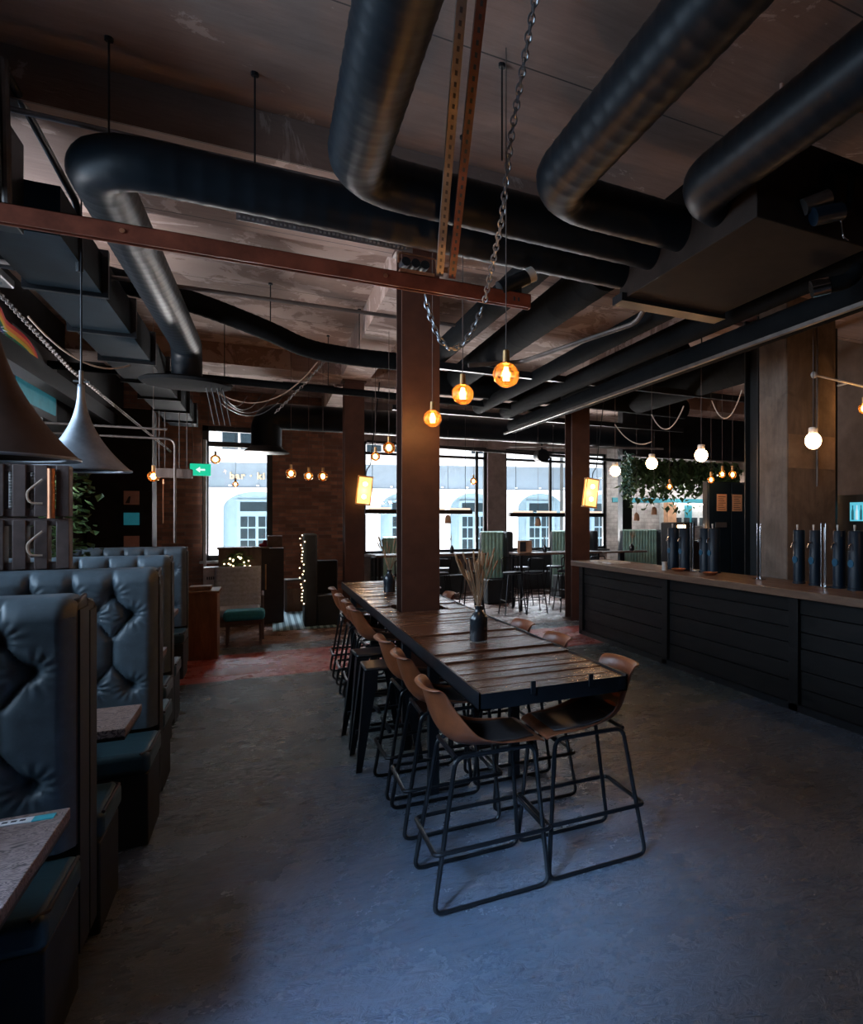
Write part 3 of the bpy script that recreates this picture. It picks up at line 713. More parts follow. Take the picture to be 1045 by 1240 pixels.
# track fixtures
c = thing('track_spotlight', 'small blue black spotlight cluster on the track before the column', 'spotlight', (.80, 4.4, 3.15))
MB().box(.70, .90, 4.36, 4.44, 3.15, 3.17).build('mounting_plate', 'copper', c)
for k in range(3): MB().cyl((.73+.055*k, 4.33, 3.205), (.73+.055*k, 4.45, 3.215), .026, n=14).build('lamp_head', 'black_metal', c)
MB().tube(fillet([(.69, 4.36, 3.2), (.69, 4.36, 3.26), (.91, 4.36, 3.26), (.91, 4.36, 3.2)], .02), .005, 6).build('handle', 'copper', c)
c = thing('track_spotlight', 'black spotlight with a pale cap above the right end of the track', 'spotlight', (1.47, 4.4, 3.15))
MB().cyl((1.32, 4.4, 3.16), (1.50, 4.4, 3.27), .05, n=16).build('lamp_head', 'black_metal', c)
MB().cyl((1.50, 4.4, 3.275), (1.545, 4.4, 3.30), .05, n=16).build('cap', 'white', c)
MB().box(1.40, 1.46, 4.38, 4.42, 3.15, 3.22).build('bracket', 'black_metal', c)
# threaded rods
rods = [(-.71, 4.61, 3.66, 'at the left elbow of the long duct'), (-.05, 4.55, 3.66, 'between the left elbow and the first overhead duct'), (1.13, 4.6, 3.66, 'beside the sloping struts'),
        (1.14, 3.76, 3.66, 'between the struts and the middle overhead duct'), (.05, 8.5, 3.76, 'holding the flexible duct'), (.98, 9.0, 3.70, 'holding the flexible duct near the brown column'),
        (-.45, 10.5, 3.5, 'holding the thin pipe at the left'), (.75, 10.5, 3.5, 'holding the thin pipe near the second column'), (-.95, 7.3, 3.66, 'left of the duct running back'), (3.62, 5.5, 3.35, 'holding the thick pipes over the bar')]
for (x, y, z, l) in rods:
    c = thing('hanger_rod', 'thin threaded steel rod from the ceiling ' + l, 'rod', (x, y, z))
    MB().cyl((x, y, z), (x, y, (3.92 if 4.95 < y < 6.3 else CZ)-.02), .005, n=6).build('rod', 'black_metal', c)
    zt = 3.92 if 4.95 < y < 6.3 else CZ
    MB().cyl((x, y, zt-.02), (x, y, zt), .02, n=8).build('ceiling_plate', 'black_metal', c)
for (pts, r, mt, l) in [
    ([(-2.2, 4.87, 3.82), (2.3, 4.87, 3.82)], .016, 'galv', 'shiny conduit under the ceiling beam above the long duct'),
    ([(-2.2, 7, 3.60), (1.9, 7, 3.61)], .018, 'conduit', 'thin conduit crossing above the flexible duct'),
    ([(-1.16, 4.8, 3.98), (-1.06, 5.85, 3.72), (-1.06, 5.9, 3.3)], .02, 'black_metal', 'dark pipe sloping down at the upper left'),
    ([(-1.14, 4.7, 3.99), (-1.14, 4.75, 3.25)], .02, 'conduit', 'grey pipe dropping at the upper left edge'),
    ([(2.40, 2.65, 3.80), (2.95, 2.3, 3.68), (3.6, 1.9, 3.68)], .017, 'copper', 'copper pipe below the ceiling at the upper right'),
    ([(1.75, 6.9, 3.2), (2.3, 6.9, 3.3), (2.75, 5.2, 3.35), (2.8, 4.9, 3.6)], .022, 'conduit', 'pale conduit running behind the largest amber bulb'),
    ([(-2.0, 9.0, 2.62), (-.9, 9.0, 2.62)], .012, 'conduit', 'upper conduit above the hanging wooden block'),
    ([(-1.9, 9.2, 2.54), (-.85, 9.2, 2.54), (-.85, 9.2, 1.4)], .012, 'conduit', 'lower conduit turning down by the hanging wooden block'),
    ([(1.7, 14.4, 3.18), (7.2, 14.4, 3.05)], .035, 'black_metal', 'dark pipe along the top of the street windows'),
    ([(4.4, 14.0, 3.2), (7.2, 12.4, 3.15)], .02, 'conduit', 'slanting conduit near the ceiling before the street windows'),
    ([(4.9, 5.28, 4.0), (4.9, 5.28, 2.0)], .012, 'conduit', 'thin conduit running down the face of the concrete pillar')]:
    c = MB().tube(fillet(pts, .08), r, 10).build('conduit', mt); tag(c, l, 'pipe')
c = MB()
for i in range(40): c.box(-.15+i*.026, -.137+i*.026, 5.16, 5.2, 3.60, 3.64)
c.box(-.16, .92, 5.2, 5.204, 3.585, 3.655); c = c.build('cable_grid', 'galv'); tag(c, 'perforated steel strip behind the long black duct', 'cable tray')
# pump cluster upper right
c = thing('ceiling_pump', 'dark pump and insulated pipes hanging at the upper right', 'pump', (2.75, 3.0, 3.42))
MB().cyl((2.62, 2.94, 3.42), (2.78, 2.90, 3.50), .045, n=18).build('motor', 'conduit', c)
MB().cyl((2.66, 2.9, 3.36), (2.84, 2.86, 3.42), .05, n=18).build('housing', 'bluepaint', c)
MB().tube(fillet([(2.80, 2.92, 3.46), (2.80, 2.92, 3.70), (3.3, 2.75, 3.66), (4.2, 2.4, 3.66)], .06), .03, 12).build('pipe', 'rubber', c)
MB().tube(fillet([(2.86, 2.88, 3.44), (2.92, 2.88, 3.46), (2.92, 2.86, 3.66)], .05), .022, 12).build('pipe', 'rubber', c)
MB().tube(fillet([(2.82, 2.86, 3.44), (2.83, 2.84, 3.26), (2.87, 2.84, 3.25)], .03), .005, 6).build('drain_hook', 'chrome', c)
c = thing('copper_drop_pipe', 'pale pink pipe dropping beside the right overhead duct with an angled valve', 'pipe', (2.6, 3.1, 3.56))
MB().cyl((2.6, 3.1, 3.56), (2.6, 3.1, CZ), .014, n=10).build('pipe', 'whitepipe', c)
MB().cyl((2.6, 3.1, 3.57), (2.53, 3.08, 3.50), .02, n=10).build('valve', 'galv', c)
c = thing('pipe_coupling', 'shiny steel coupling on the black pipe bend at the upper right', 'coupling', (3.2, 3.3, 3.1))
MB().tube(fillet([(3.16, 3.36, 3.19), (3.36, 3.25, 3.24), (3.40, 3.2, 3.5)], .12), .05, 14).build('pipe_bend', 'rubber', c)
MB().cyl((3.10, 3.40, 3.172), (3.2, 3.34, 3.2), .056, n=18).build('sleeve', 'chrome', c)
# swagged flex between bar lamps
for (a, b_, dr, l) in [((4.1, 8.37, 2.95), (4.1, 7.35, 2.62), .12, 'between the two farthest bar lamps'), ((4.1, 7.35, 2.95), (4.1, 6.6, 2.95), .22, 'right of the lamp before the greenery'),
                       ((4.35, 6.4, 3.0), (4.4, 5.9, 3.05), .25, 'near the steel column at the bar'), ((-.5, 9.9, 3.2), (.6, 10.2, 3.75), .3, 'below the pale ceiling left of the brick wall'),
                       ((-1.45, 6.5, 3.1), (-1.0, 7.4, 2.98), .15, 'under the left rectangular duct')]:
    c = MB().tube(sag(a, b_, dr), .007, 6).build('slack_cable', 'rope'); tag(c, 'pale slack cable ' + l, 'cable')
c = thing('wall_arm_lamp', 'pale rod arm with a round end fixed across the pillar', 'lamp arm', (4.9, 5.2, 3.1))
MB().cyl((4.79, 5.2, 3.12), (5.45, 5.1, 3.04), .012, n=8).build('arm', 'white', c); MB().sphere((4.78, 5.2, 3.12), .035, 12, 8).build('end_cap', 'white', c)
MB().cyl((5.2, 5.13, 3.07), (5.2, 5.3, 3.07), .01, n=8).build('bracket', 'white', c)
# ------------------------------------------------------------------ banquettes
def tuft_field(X, Z, x0, x1, z0, zt):
    sp = .17; seg = []; btn = []
    n = int((x1-x0-.12)/sp)+2
    for k in range(n):
        cx = x1-.2-k*sp
        if cx < x0-.1: break
        seg.append(((cx, zt+.05), (cx, zt-.14)))
        L, R = cx-sp/2, cx+sp/2
        z1, z2, z3, z4, z5 = zt-.14, zt-.25, zt-.38, zt-.52, zt-.64
        for q in (L, R):
            seg += [((cx, z1), (q, z2)), ((q, z2), (cx, z3)), ((cx, z4), (q, z5))]; btn += [(q, z2), (q, z5)]
        seg.append(((cx, z3), (cx, z4))); btn.append((cx, z1))
    D = np.full(X.shape, 9.0); B = np.full(X.shape, 9.0)
    for (a, b_) in seg:
        ax, az = a; bx, bz = b_; dx, dz = bx-ax, bz-az; l2 = dx*dx+dz*dz
        t = np.clip(((X-ax)*dx+(Z-az)*dz)/l2, 0, 1); D = np.minimum(D, np.hypot(X-ax-t*dx, Z-az-t*dz))
    W = np.zeros(X.shape)
    for (bx, bz) in btn:
        r = np.hypot(X-bx, Z-bz); B = np.minimum(B, r)
        an = np.arctan2(Z-bz, X-bx); W += np.exp(-((r-.045)/.032)**2)*np.cos(an*13+bx*30)*.0045
    return .036*(1-np.exp(-(D/.017)))-.006*np.exp(-(D/.004)**2)-.042*np.exp(-(B/.028)**2)+W
def banquette(x0, x1, yf, dirn, lab, zt=1.38, depth=.46, tuft=True, th=.2):
    # yf: face plane of the back; dirn -1 sits toward the camera
    t = thing('banquette', lab, 'bench', ((x0+x1)/2, yf+dirn*depth/2, 0), 'tufted leather booth benches')
    nx = int((x1-x0)/(.0085 if tuft else .05)); xs = np.linspace(x0, x1, nx); R = .07
    z_ = list(np.linspace(.50, zt-R, 100 if tuft else 12)); arc = [(1-math.cos(a))*R*0 + 0 for a in ()]
    rows = []
    Zs = np.array(z_); XX, ZZ = np.meshgrid(xs, Zs, indexing='ij')
    H = tuft_field(XX, ZZ, x0, x1, .5, zt) if tuft else np.zeros(XX.shape)
    # edge rounding
    ed = np.minimum(x1-XX, 1.0); Eb = np.clip(1-ed/.05, 0, 1)**2*.05
    na = 9; P = []
    for i in range(nx):
        row = [(xs[i], yf+dirn*(H[i, j]-Eb[i, j]), z_[j]) for j in range(len(z_))]
        hb = H[i, -1]-Eb[i, -1]
        for k in range(1, na+1):
            a = PI/2*k/na; row.append((xs[i], yf+dirn*(hb*(1-k/na)-R*(1-math.cos(a))-Eb[i, -1]*0), zt-R+R*math.sin(a)-Eb[i, -1]*.5))
        row.append((xs[i], yf-dirn*(th-.02), zt-Eb[i, -1]*.5)); P.append(row)
    g = MB().grid(P if dirn < 0 else P[::-1])
    g.build('back_cushion', 'leather', t, smooth=80)
    MB().box(x0, x1, yf-dirn*.055, yf-dirn*th, .08, zt-.012).build('back_frame', 'darkfabric', t, bevel=.01)
    MB().tube(fillet([(x1-.008, yf-dirn*.03, .5), (x1-.008, yf-dirn*.03, zt-.03), (x1-.008, yf-dirn*(th-.01), zt-.01)], .05), .009, 8).build('welt', 'trim', t)
    MB().box(x1-.004, x1+.006, yf-dirn*.045, yf-dirn*(th-.01), .1, zt-.05).build('end_panel', 'darkfabric', t)
    y0, y1 = sorted((yf+dirn*.0, yf+dirn*depth))
    s = MB().box(x0, x1+.02, y0, y1, .37, .48).build('seat_cushion', 'seatleather', t, bevel=.03); s.modifiers['Bevel'].segments = 4
    y0, y1 = sorted((yf, yf+dirn*(depth-.03)))
    MB().box(x0, x1+.01, y0, y1, 0, .365).build('seat_base', 'darkfabric', t, bevel=.006)
    MB().tube([(x1+.014, yf+dirn*.03, .475), (x1+.014, yf+dirn*(depth-.05), .475), (x1-.02, yf+dirn*(depth-.006), .472)], .007, 8).build('piping', 'trim', t)
    return t
XW = -2.22
banquette(XW, -.575, 3.13, -1, 'tufted slate leather booth bench nearest the camera at the left edge')
banquette(XW, -.575, 3.50, 1, 'booth bench turned away, back to back with the nearest bench', tuft=False, depth=.42, th=.17, zt=1.36)
banquette(XW, -.52, 4.76, -1, 'tufted slate leather booth bench, second from the camera')
banquette(XW, -.545, 5.14, 1, 'booth bench turned away, behind the second tufted bench', tuft=False, depth=.42, th=.17, zt=1.34)
banquette(XW, -.62, 6.4, -1, 'tufted slate leather booth bench, third from the camera')
banquette(XW, -.64, 6.8, 1, 'booth bench turned away, behind the third tufted bench', tuft=False, depth=.42, th=.17, zt=1.34)
banquette(XW, -.74, 9.1, -1, 'tufted slate leather booth bench farthest back, by the wooden cabinet', zt=1.36)
def booth_table(x1, y0, y1, lab):
    t = thing('booth_table', lab, 'table', ((XW+x1)/2, (y0+y1)/2, 0), 'elm topped booth tables')
    MB().box(XW, x1, y0, y1, .715, .75).build('tabletop', 'elm', t, bevel=.003)
    MB().box(XW, x1-.003, y0+.003, y1-.003, .70, .714).build('edge_band', 'black_metal', t)
    MB().cyl((x1-.5, (y0+y1)/2, 0.02), (x1-.5, (y0+y1)/2, .70), .035).build('leg', 'black_metal', t)
    MB().box(x1-.7, x1-.3, (y0+y1)/2-.045, (y0+y1)/2+.045, 0, .02).build('base_plate', 'black_metal', t)
booth_table(-.525, 2.05, 2.80, 'figured wood booth table nearest the camera with a menu strip on it')
booth_table(-.52, 3.74, 4.20, 'figured wood booth table between the first and second tufted benches')
booth_table(-.60, 5.62, 6.0, 'figured wood booth table between the second and third tufted benches')
booth_table(-.76, 8.15, 8.55, 'figured wood booth table farthest back, left of the wooden cabinet')
c = thing('menu_strip', 'small white and teal card lying on the nearest booth table', 'card', (-.65, 2.73, .75))
MB().box(-.72, -.6, 2.72, 2.76, .7505, .7535).build('white_part', 'paperwhite', c)
MB().box(-.6, -.55, 2.72, 2.76, .7505, .7535).build('teal_part', 'teal', c)
m = MB()
for k in range(5): m.box(-.71+.02*k, -.697+.02*k, 2.735, 2.748, .7536, .754)
m.build('printed_marks', 'ink', c)
# horn lamps
def horn(x, y, z, r, h, lab, mt):
    t = thing('horn_pendant', lab, 'lamp', (x, y, z))
    pr = []
    for i in range(22):
        u = i/21; pr.append((.016+(r-.016)*(1-u)**2.3, h*u))
    g = MB().lathe([(r+.004, -.006)]+pr, (x, y, z), 40, cap=False); g.build('shade', mt, t, smooth=60, solid=.004)
    MB().lathe([(r*.84, .004), (r+.004, .006), (r+.008, .0), (r+.006, -.008), (r*.84, -.004), (r*.84, .004)], (x, y, z), 40, cap=False).build('rim', 'hornmetal', t)
    MB().cyl((x, y, z+h-.01), (x, y, z+h+.09), .012, n=10).build('neck_tube', 'conduit', t)
    MB().cyl((x-.04, y, z+h+.02), (x+.04, y, z+h+.02), .006, n=6).build('pin', 'galv', t)
    MB().cyl((x, y, z+h+.08), (x, y, 3.36 if x < -1.04 else 3.92), .005, n=6).build('rod', 'black_metal', t)
    MB().sphere((x, y, z+.05), .04, 12, 8).build('bulb', 'white', t)
horn(-1.03, 4.05, 1.925, .30, .74, 'large dark horn shaped pendant lamp at the left edge over a booth table', 'hornwood')
horn(-1.02, 5.72, 1.975, .255, .55, 'silvery horn shaped pendant lamp behind the dark one at the left', 'hornmetal')
# slatted divider on booth
c = thing('slatted_divider', 'dark slatted wooden divider with candle columns standing on the second bench back', 'divider', (-1.55, 5.05, 1.385))
m = MB(); YD0, YD1 = 4.93, 5.0
for z in (1.40, 1.64, 1.69, 1.93): m.box(XW, -.93, YD0, YD1, z-.02, z+.022)
m.build('rail', 'slatwood', c, bevel=.004)
for x in [-.955, -1.045, -1.133, -1.221, -1.31, -1.40, -1.49, -1.58, -1.67]:
    MB().box(x-.028, x+.028, YD0-.015, YD1+.0, 1.385, 1.65).build('slat', 'slatwood', c, bevel=.004)
    MB().box(x-.028, x+.028, YD0-.015, YD1+.0, 1.67, 1.95).build('slat', 'slatwood', c, bevel=.004)
for k, (x, w_) in enumerate(((-1.09, 'right'), (-1.178, 'left'))):
    pr = []
    for i in range(14): pr += [(.027, i*.0155), (.031, i*.0155+.006), (.027, i*.0155+.012)]
    o = MB().lathe(pr, (x, 5.03, 1.715), 16).build('ribbed_candle', 'candle'); tag(o, 'white ribbed candle column in the slatted divider, ' + w_ + ' one', 'candle')
o = MB().cyl((-1.0, 4.90, 1.66), (-1.0, 4.90, 1.93), .017, n=14).build('copper_tube', 'copper'); tag(o, 'copper coloured tube at the right end of the slatted divider', 'tube')
for k, z in enumerate((1.83, 1.55)):
    o = MB().tube(fillet([(-1.035, 4.90, z+.04), (-1.10, 4.89, z-.03), (-1.085, 4.89, z-.09), (-1.035, 4.90, z-.09)], .04), .006, 6).build('rope_hook', 'rope'); tag(o, ('upper' if k == 0 else 'lower') + ' curled rope handle on the slatted divider', 'rope')
# leaves
def foliage(name, pts, n, size, mt, spread, seed, droop=0, parent=None):
    rr = random.Random(seed); m = MB()
    for i in range(n):
        p = Vector(rr.choice(pts)) if not callable(pts) else Vector(pts(rr))
        p += Vector((rr.gauss(0, spread), rr.gauss(0, spread), rr.gauss(0, spread)))
        a = rr.uniform(0, 2*PI); e = rr.uniform(-.6, .6)-droop; s = size*rr.uniform(.6, 1.3)
        d = Vector((math.cos(a)*math.cos(e), math.sin(a)*math.cos(e), math.sin(e))); w_ = d.cross(Vector((0, 0, 1))).normalized()*s*.36; u = w_.cross(d).normalized()*s*.1
        m.add([p, p+d*s*.45+w_+u, p+d*s, p+d*s*.45-w_+u, p+d*s*.5-u], [(0, 1, 4), (1, 2, 4), (2, 3, 4), (3, 0, 4)])
    return m.build(name, mt, parent, smooth=0)
c = thing('climbing_ivy', 'ivy climbing a post behind the slatted divider at the left', 'plant', (-1.5, 7.8, 0))
MB().cyl((-1.5, 7.9, 0), (-1.5, 7.9, 2.3), .03, n=8).build('stem', 'bark', c)
o = foliage('foliage', lambda r: (-1.5+r.uniform(-.14, .14), 7.8+r.uniform(-.1, .1), r.uniform(1.25, 2.3)), 420, .085, 'leaf', .04, 3, .3, c); o['kind'] = 'stuff'
o = MB()
for (x, z, r_) in ((-1.22, 2.18, .05), (-1.30, 2.12, .03), (-1.1, 2.1, .03)): o.sphere((x, 7.5, z), r_, 10, 6)
tag(o.build('flower_cluster', 'red_cloth'), 'small red flowers hanging under the silvery horn lamp', 'flowers')
# left wall pieces
o = MB().box(-2.2, -1.45, 12.7, 13.2, 0, 3.3).build('cupboard', 'darkwall'); tag(o, 'tall black partition block at the back left', 'partition')
o = MB().box(-2.24, -2.18, 8.5, 15.5, 2.25, 2.33).build('balcony_rail', 'frame'); tag(o, 'dark rail on the left wall behind the horn lamps', 'rail')
m = MB()
for k in range(9): m.box(-2.24, -2.19, 8.7+.2*k, 8.78+.2*k, 2.33, 2.95)
tag(m.build('slat_panel', 'galv'), 'pale upright slats on the left wall behind the horn lamps', 'slats')
c = thing('wall_window', 'narrow teal window high on the left wall under the rainbow flag', 'window', (-2.2, 9.8, 2.9))
MB().box(-2.24, -2.17, 9.2, 10.9, 2.82, 3.62).build('frame', 'frame', c); MB().box(-2.175, -2.16, 9.3, 10.8, 2.9, 3.4).build('pane', 'teal', c)
# flag: wavy cloth with bands
P = []; nn = 30
for i in range(nn+1):
    u = i/nn; P.append([(-2.05+.03*math.sin(u*9), 7.9+u*1.6, 3.66-.32*u-.05*math.sin(u*7)-.24*(1-v/8)) for v in range(9)])
g = MB().grid(P); fl = g.build('rainbow_flag', M['rainbow'], smooth=60, solid=.003)
uvl = fl.data.uv_layers.new(name='UVMap')
for lp in fl.data.loops: uvl.data[lp.index].uv = (0, min(.999, (lp.vertex_index % 9)/8))
tag(fl, 'rainbow striped flag draped high at the left', 'flag')
m = foliage('tinsel_garland', lambda r: (-2.0, 8.0+r.uniform(-.1, .1), r.uniform(2.6, 3.3)), 160, .05, 'galv', .03, 9); tag(m, 'silvery tinsel hanging below the rainbow flag', 'garland')
for k, (z0, z1, mt, l) in enumerate(((1.88, 2.08, 'pink', 'pink poster with a black shape, topmost of three'), (1.58, 1.76, 'teal', 'teal poster, middle of three'), (1.26, 1.42, 'pink', 'plain pink poster, lowest of three'))):
    o = MB().box(-1.78, -1.6, 12.66, 12.69, z0, z1).build('poster', mt); tag(o, l + ' on the black partition', 'poster')
    if k == 0: MB().prism([(-1.76, 1.9), (-1.71, 1.9), (-1.70, 2.0), (-1.72, 2.0)], lambda p: (p[0], 12.652, p[1]), lambda p: (p[0], 12.66, p[1])).build('printed_shape', 'ink', o)
# wooden block pendant
c = thing('wooden_block_pendant', 'pale wooden block hung on thin rods left of the exit sign', 'lamp', (-.88, 9.3, 2.1))
MB().box(-1.03, -.70, 9.25, 9.37, 2.12, 2.22).build('block', 'grey_wood', c, bevel=.008)
for x in (-1.0, -.95, -.82, -.75): MB().cyl((x, 9.3, 2.22), (x, 9.3, 2.85), .005, n=6).build('rod', 'conduit', c)
c = MB().cyl((-.96, 9.3, 2.05), (-.96, 9.3, 2.1), .01).cyl((-.97, 9.35, 1.62), (-.97, 9.35, 2.1), .005, n=6).build('pull_rod', 'copper'); tag(c, 'thin copper pull rod below the hanging wooden block', 'rod')
# exit sign
c = thing('exit_sign', 'green lit exit sign with white arrow hung before the left window', 'sign', (-.93, 13.9, 2.44))
MB().box(-1.08, -.79, 13.9, 13.94, 2.40, 2.60).build('sign_box', 'exit', c)
m = MB(); m.box(-.96, -.87, 13.89, 13.898, 2.485, 2.515); m.add([(-1.0, 13.89, 2.5), (-.94, 13.89, 2.45), (-.94, 13.89, 2.55), (-1.0, 13.898, 2.5), (-.94, 13.898, 2.45), (-.94, 13.898, 2.55)], [(0,2,1),(3,4,5),(0,1,4,3),(1,2,5,4),(2,0,3,5)])
m.build('arrow', 'exitwhite', c)
for x in (-1.05, -.82): MB().cyl((x, 13.92, 2.6), (x, 13.92, CZ), .004, n=5).build('wire', 'conduit', c)
o = MB().box(-1.02, -.97, 15.8, 15.88, .1, 3.2).build('pipe_casing', 'whiteframe'); tag(o, 'pale upright strip at the left side of the left window', 'strip')
# ------------------------------------------------------------------ lounge corner
c = thing('wooden_cabinet', 'low brown wooden cabinet at the end of the booth row', 'cabinet', (-.64, 9.95, 0))
MB().box(-.80, -.49, 9.75, 10.3, 0, .78).build('body', 'box_wood', c, bevel=.004)
MB().box(-.82, -.47, 9.73, 10.32, .78, .81).build('top', 'box_wood', c, bevel=.004)
o = MB().box(-.78, -.56, 9.85, 10.1, .812, .86).build('tray', 'box_wood', bevel=.01); tag(o, 'small wooden tray on the brown cabinet', 'tray')
def armchair():
    t = thing('armchair', 'grey high backed armchair with dark wooden arms by the left window', 'chair', (-.3, 11.4, 0))
    x0, x1 = -.62, -.06
    P = []
    for i in range(13):
        u = i/12; x = x0+u*(x1-x0); bow = .03*math.sin(PI*u)
        P.append([(x, 11.62+.22*(k/24)-bow+.008*(k % 3 == 0), .40+.55*(k/24)) for k in range(25)])
    MB().grid(P).build('backrest', 'grey_fabric', t, smooth=60, solid=.09)
    MB().box(x0, x1, 11.05, 11.65, .33, .43).build('seat_cushion', 'grey_fabric', t, bevel=.03)
    for s in (x0-.03, x1+.03):
        MB().tube(fillet([(s, 11.0, .60), (s, 11.3, .63), (s, 11.7, .60)], .15), .018, 8).build('armrest', 'grey_wood', t)
        MB().cyl((s, 11.05, 0), (s, 11.05, .6), .02, .016, n=8).build('leg', 'slatwood', t)
        MB().cyl((s, 11.75, 0), (s, 11.68, .6), .02, .016, n=8).build('leg', 'slatwood', t)
    MB().box(x0-.03, x1+.03, 11.03, 11.07, .26, .32).box(x0-.03, x1+.03, 11.64, 11.68, .26, .32).build('frame_rail', 'slatwood', t)
armchair()
c = thing('footstool', 'teal upholstered footstool on dark wooden legs before the grey armchair', 'footstool', (-.22, 10.75, 0))
o = MB().box(-.47, .0, 10.52, 10.9, .33, .46).build('cushion', 'teal_fabric', c, bevel=.05); o.modifiers['Bevel'].segments = 4
MB().box(-.44, -.03, 10.56, 10.86, .28, .33).build('frame_rail', 'slatwood', c)
for (x, y) in ((-.42, 10.57), (-.05, 10.57), (-.42, 10.85), (-.05, 10.85)): MB().cyl((x*1.02, y, 0), (x, y, .3), .014, .02, n=8).build('leg', 'slatwood', c)
c = thing('host_stand', 'wood panelled stand with a flat top behind the grey armchair', 'stand', (-.3, 12.8, 0))
MB().box(-.62, -.05, 12.6, 13.0, 0, 1.2).build('body', 'grey_wood', c, bevel=.004); MB().box(-.64, .06, 12.58, 13.04, 1.2, 1.225).build('top', 'grey_wood', c)
MB().box(-.05, .26, 12.6, 13.0, 0, 1.2).build('side_cupboard', 'trim', c); MB().box(.0, .02, 12.56, 12.6, .55, .95).build('handle', 'brass', c)
o = MB().box(.03, .24, 12.62, 12.96, 1.226, 1.40).build('wooden_box', 'slatwood', bevel=.005); tag(o, 'brown box on top of the wood panelled stand', 'box')
o = MB().tube([(-.08, 12.8, 1.235), (0.0, 12.8, 1.25), (.0, 12.8, 1.33)], [.035, .05, .02], 10).build('red_cloth', 'red_cloth'); tag(o, 'bright red cloth bundle on the stand beside the brown box', 'cloth')
c = thing('lit_wreath', 'leafy wreath with tiny warm lights on the front of the wood stand', 'wreath', (-.36, 12.5, .9))
o = foliage('foliage', lambda r: (-.36+.15*math.cos(a_ := r.uniform(0, 2*PI))*r.uniform(.3, 1.2), 12.5, 1.02+.13*math.sin(a_)*r.uniform(.3, 1.2)), 240, .06, 'leaf', .02, 5, 0, c)
m = MB(); rr = random.Random(4)
for k in range(22): a = rr.uniform(0, 2*PI); m.sphere((-.36+.17*math.cos(a)*rr.uniform(.3, 1.2), 12.44, 1.0+.13*math.sin(a)*rr.uniform(.3, 1.2)), .011, 6, 4)
m.build('fairy_lights', 'fairy', c)
for (x, z, w_, y, l) in ((-.98, .05, .32, 14.2, 'lower left'), (-.92, .45, .30, 14.25, 'upper left'), (-.64, .05, .22, 14.2, 'lower right'), (-.60, .45, .2, 14.25, 'upper right')):
    o = MB().box(x, x+w_, y, y+.3, z, z+.38).build('carton', 'cardbox', bevel=.004); tag(o, 'pale carton with a dark printed strip, ' + l + ' of the stack under the left window', 'box')
    m = MB()
    for k in range(6): m.box(x+.05+.03*k, x+.07+.03*k, y-.004, y, z+.17, z+.22)
    m.build('printed_marks', 'ink', o)
c = thing('step_stool', 'small wooden step stool with an arched cut out by the brick wall', 'stool', (.45, 14.2, 0))
MB().box(.3, .34, 14.0, 14.4, 0, .55).build('side_panel', 'grey_wood', c); MB().box(.62, .66, 14.0, 14.4, 0, .55).build('side_panel', 'grey_wood', c)
MB().box(.3, .66, 14.0, 14.4, .55, .58).build('top', 'grey_wood', c); MB().box(.34, .62, 14.02, 14.38, .30, .33).build('shelf', 'box_wood', c)
MB().box(.34, .62, 14.0, 14.03, 0, .42).build('front_panel', 'box_wood', c)
c = thing('dark_booth', 'tall black upholstered booth end wrapped with tiny lights near the brick wall', 'booth', (.8, 12.2, 0))
MB().box(.52, .70, 11.9, 12.5, 0, 1.44).build('end_panel', 'darkfabric', c, bevel=.03)
MB().box(.70, 1.02, 12.35, 12.5, 0, 1.0).build('backrest', 'darkfabric', c, bevel=.02); MB().box(.70, 1.02, 11.9, 12.35, 0, .48).build('seat', 'darkfabric', c, bevel=.02)
c = thing('light_garland', 'garland of tiny warm lights trailing down the black booth end', 'garland', (.5, 12.0, .8))
m = MB(); pts = []
for k in range(44):
    pts.append((.49-.02*math.sin(k*1.3), 11.88, 1.42-.025*k))
m.tube(pts, .004, 5); m.build('wire', 'cord', c); m = MB()
for k, p in enumerate(pts): 
    if k % 2 == 0: m.sphere((p[0]+.02*math.sin(k*2.1), p[1]-.01, p[2]), .009, 6, 4)
m.build('fairy_lights', 'fairy', c)
o = MB().box(.10, .95, 11.7, 14.4, .002, .012).build('rug', 'rug'); tag(o, 'teal and grey striped rug on the floor before the brick wall', 'rug')
# ------------------------------------------------------------------ far dining
def hi_table(x0, x1, y0, y1, lab, z=1.05):
    t = thing('high_table', lab, 'table', ((x0+x1)/2, (y0+y1)/2, 0))
    MB().box(x0, x1, y0, y1, z-.04, z).build('tabletop', 'bar_top', t, bevel=.004)
    for x in (x0+.06, x1-.06):
        for y in (y0+.06, y1-.06): MB().box(x-.02, x+.02, y-.02, y+.02, 0, z-.04).build('leg', 'black_metal', t)
hi_table(1.62, 3.5, 12.5, 13.1, 'high dining table before the window, seen either side of the brown column')
hi_table(3.95, 5.6, 12.0, 12.6, 'high dining table right of the green booth back')
def black_stool():
    t = thing('black_bar_stool', '', 'stool', (0, 0, 0), 'thin black bar stools at the far high tables')
    MB().lathe([(.15, 0), (.17, .01), (.17, .035), (.15, .045)], (0, 0, .70), 20).build('seat', 'black_metal', t)
    for sx in (-1, 1):
        for sy in (-1, 1): MB().cyl((sx*.19, sy*.19, 0), (sx*.11, sy*.11, .70), .011, n=7).build('leg', 'stool_metal', t)
    MB().tube([(-.165, -.165, .25), (.165, -.165, .25), (.165, .165, .25), (-.165, .165, .25)], .008, 6, closed=True).build('footrest', 'stool_metal', t)
    MB().tube(fillet([(-.14, .13, .72), (-.15, .15, .98), (.15, .15, .98), (.14, .13, .72)], .05), .011, 7).build('back_rail', 'stool_metal', t)
    return t
bs = black_stool()
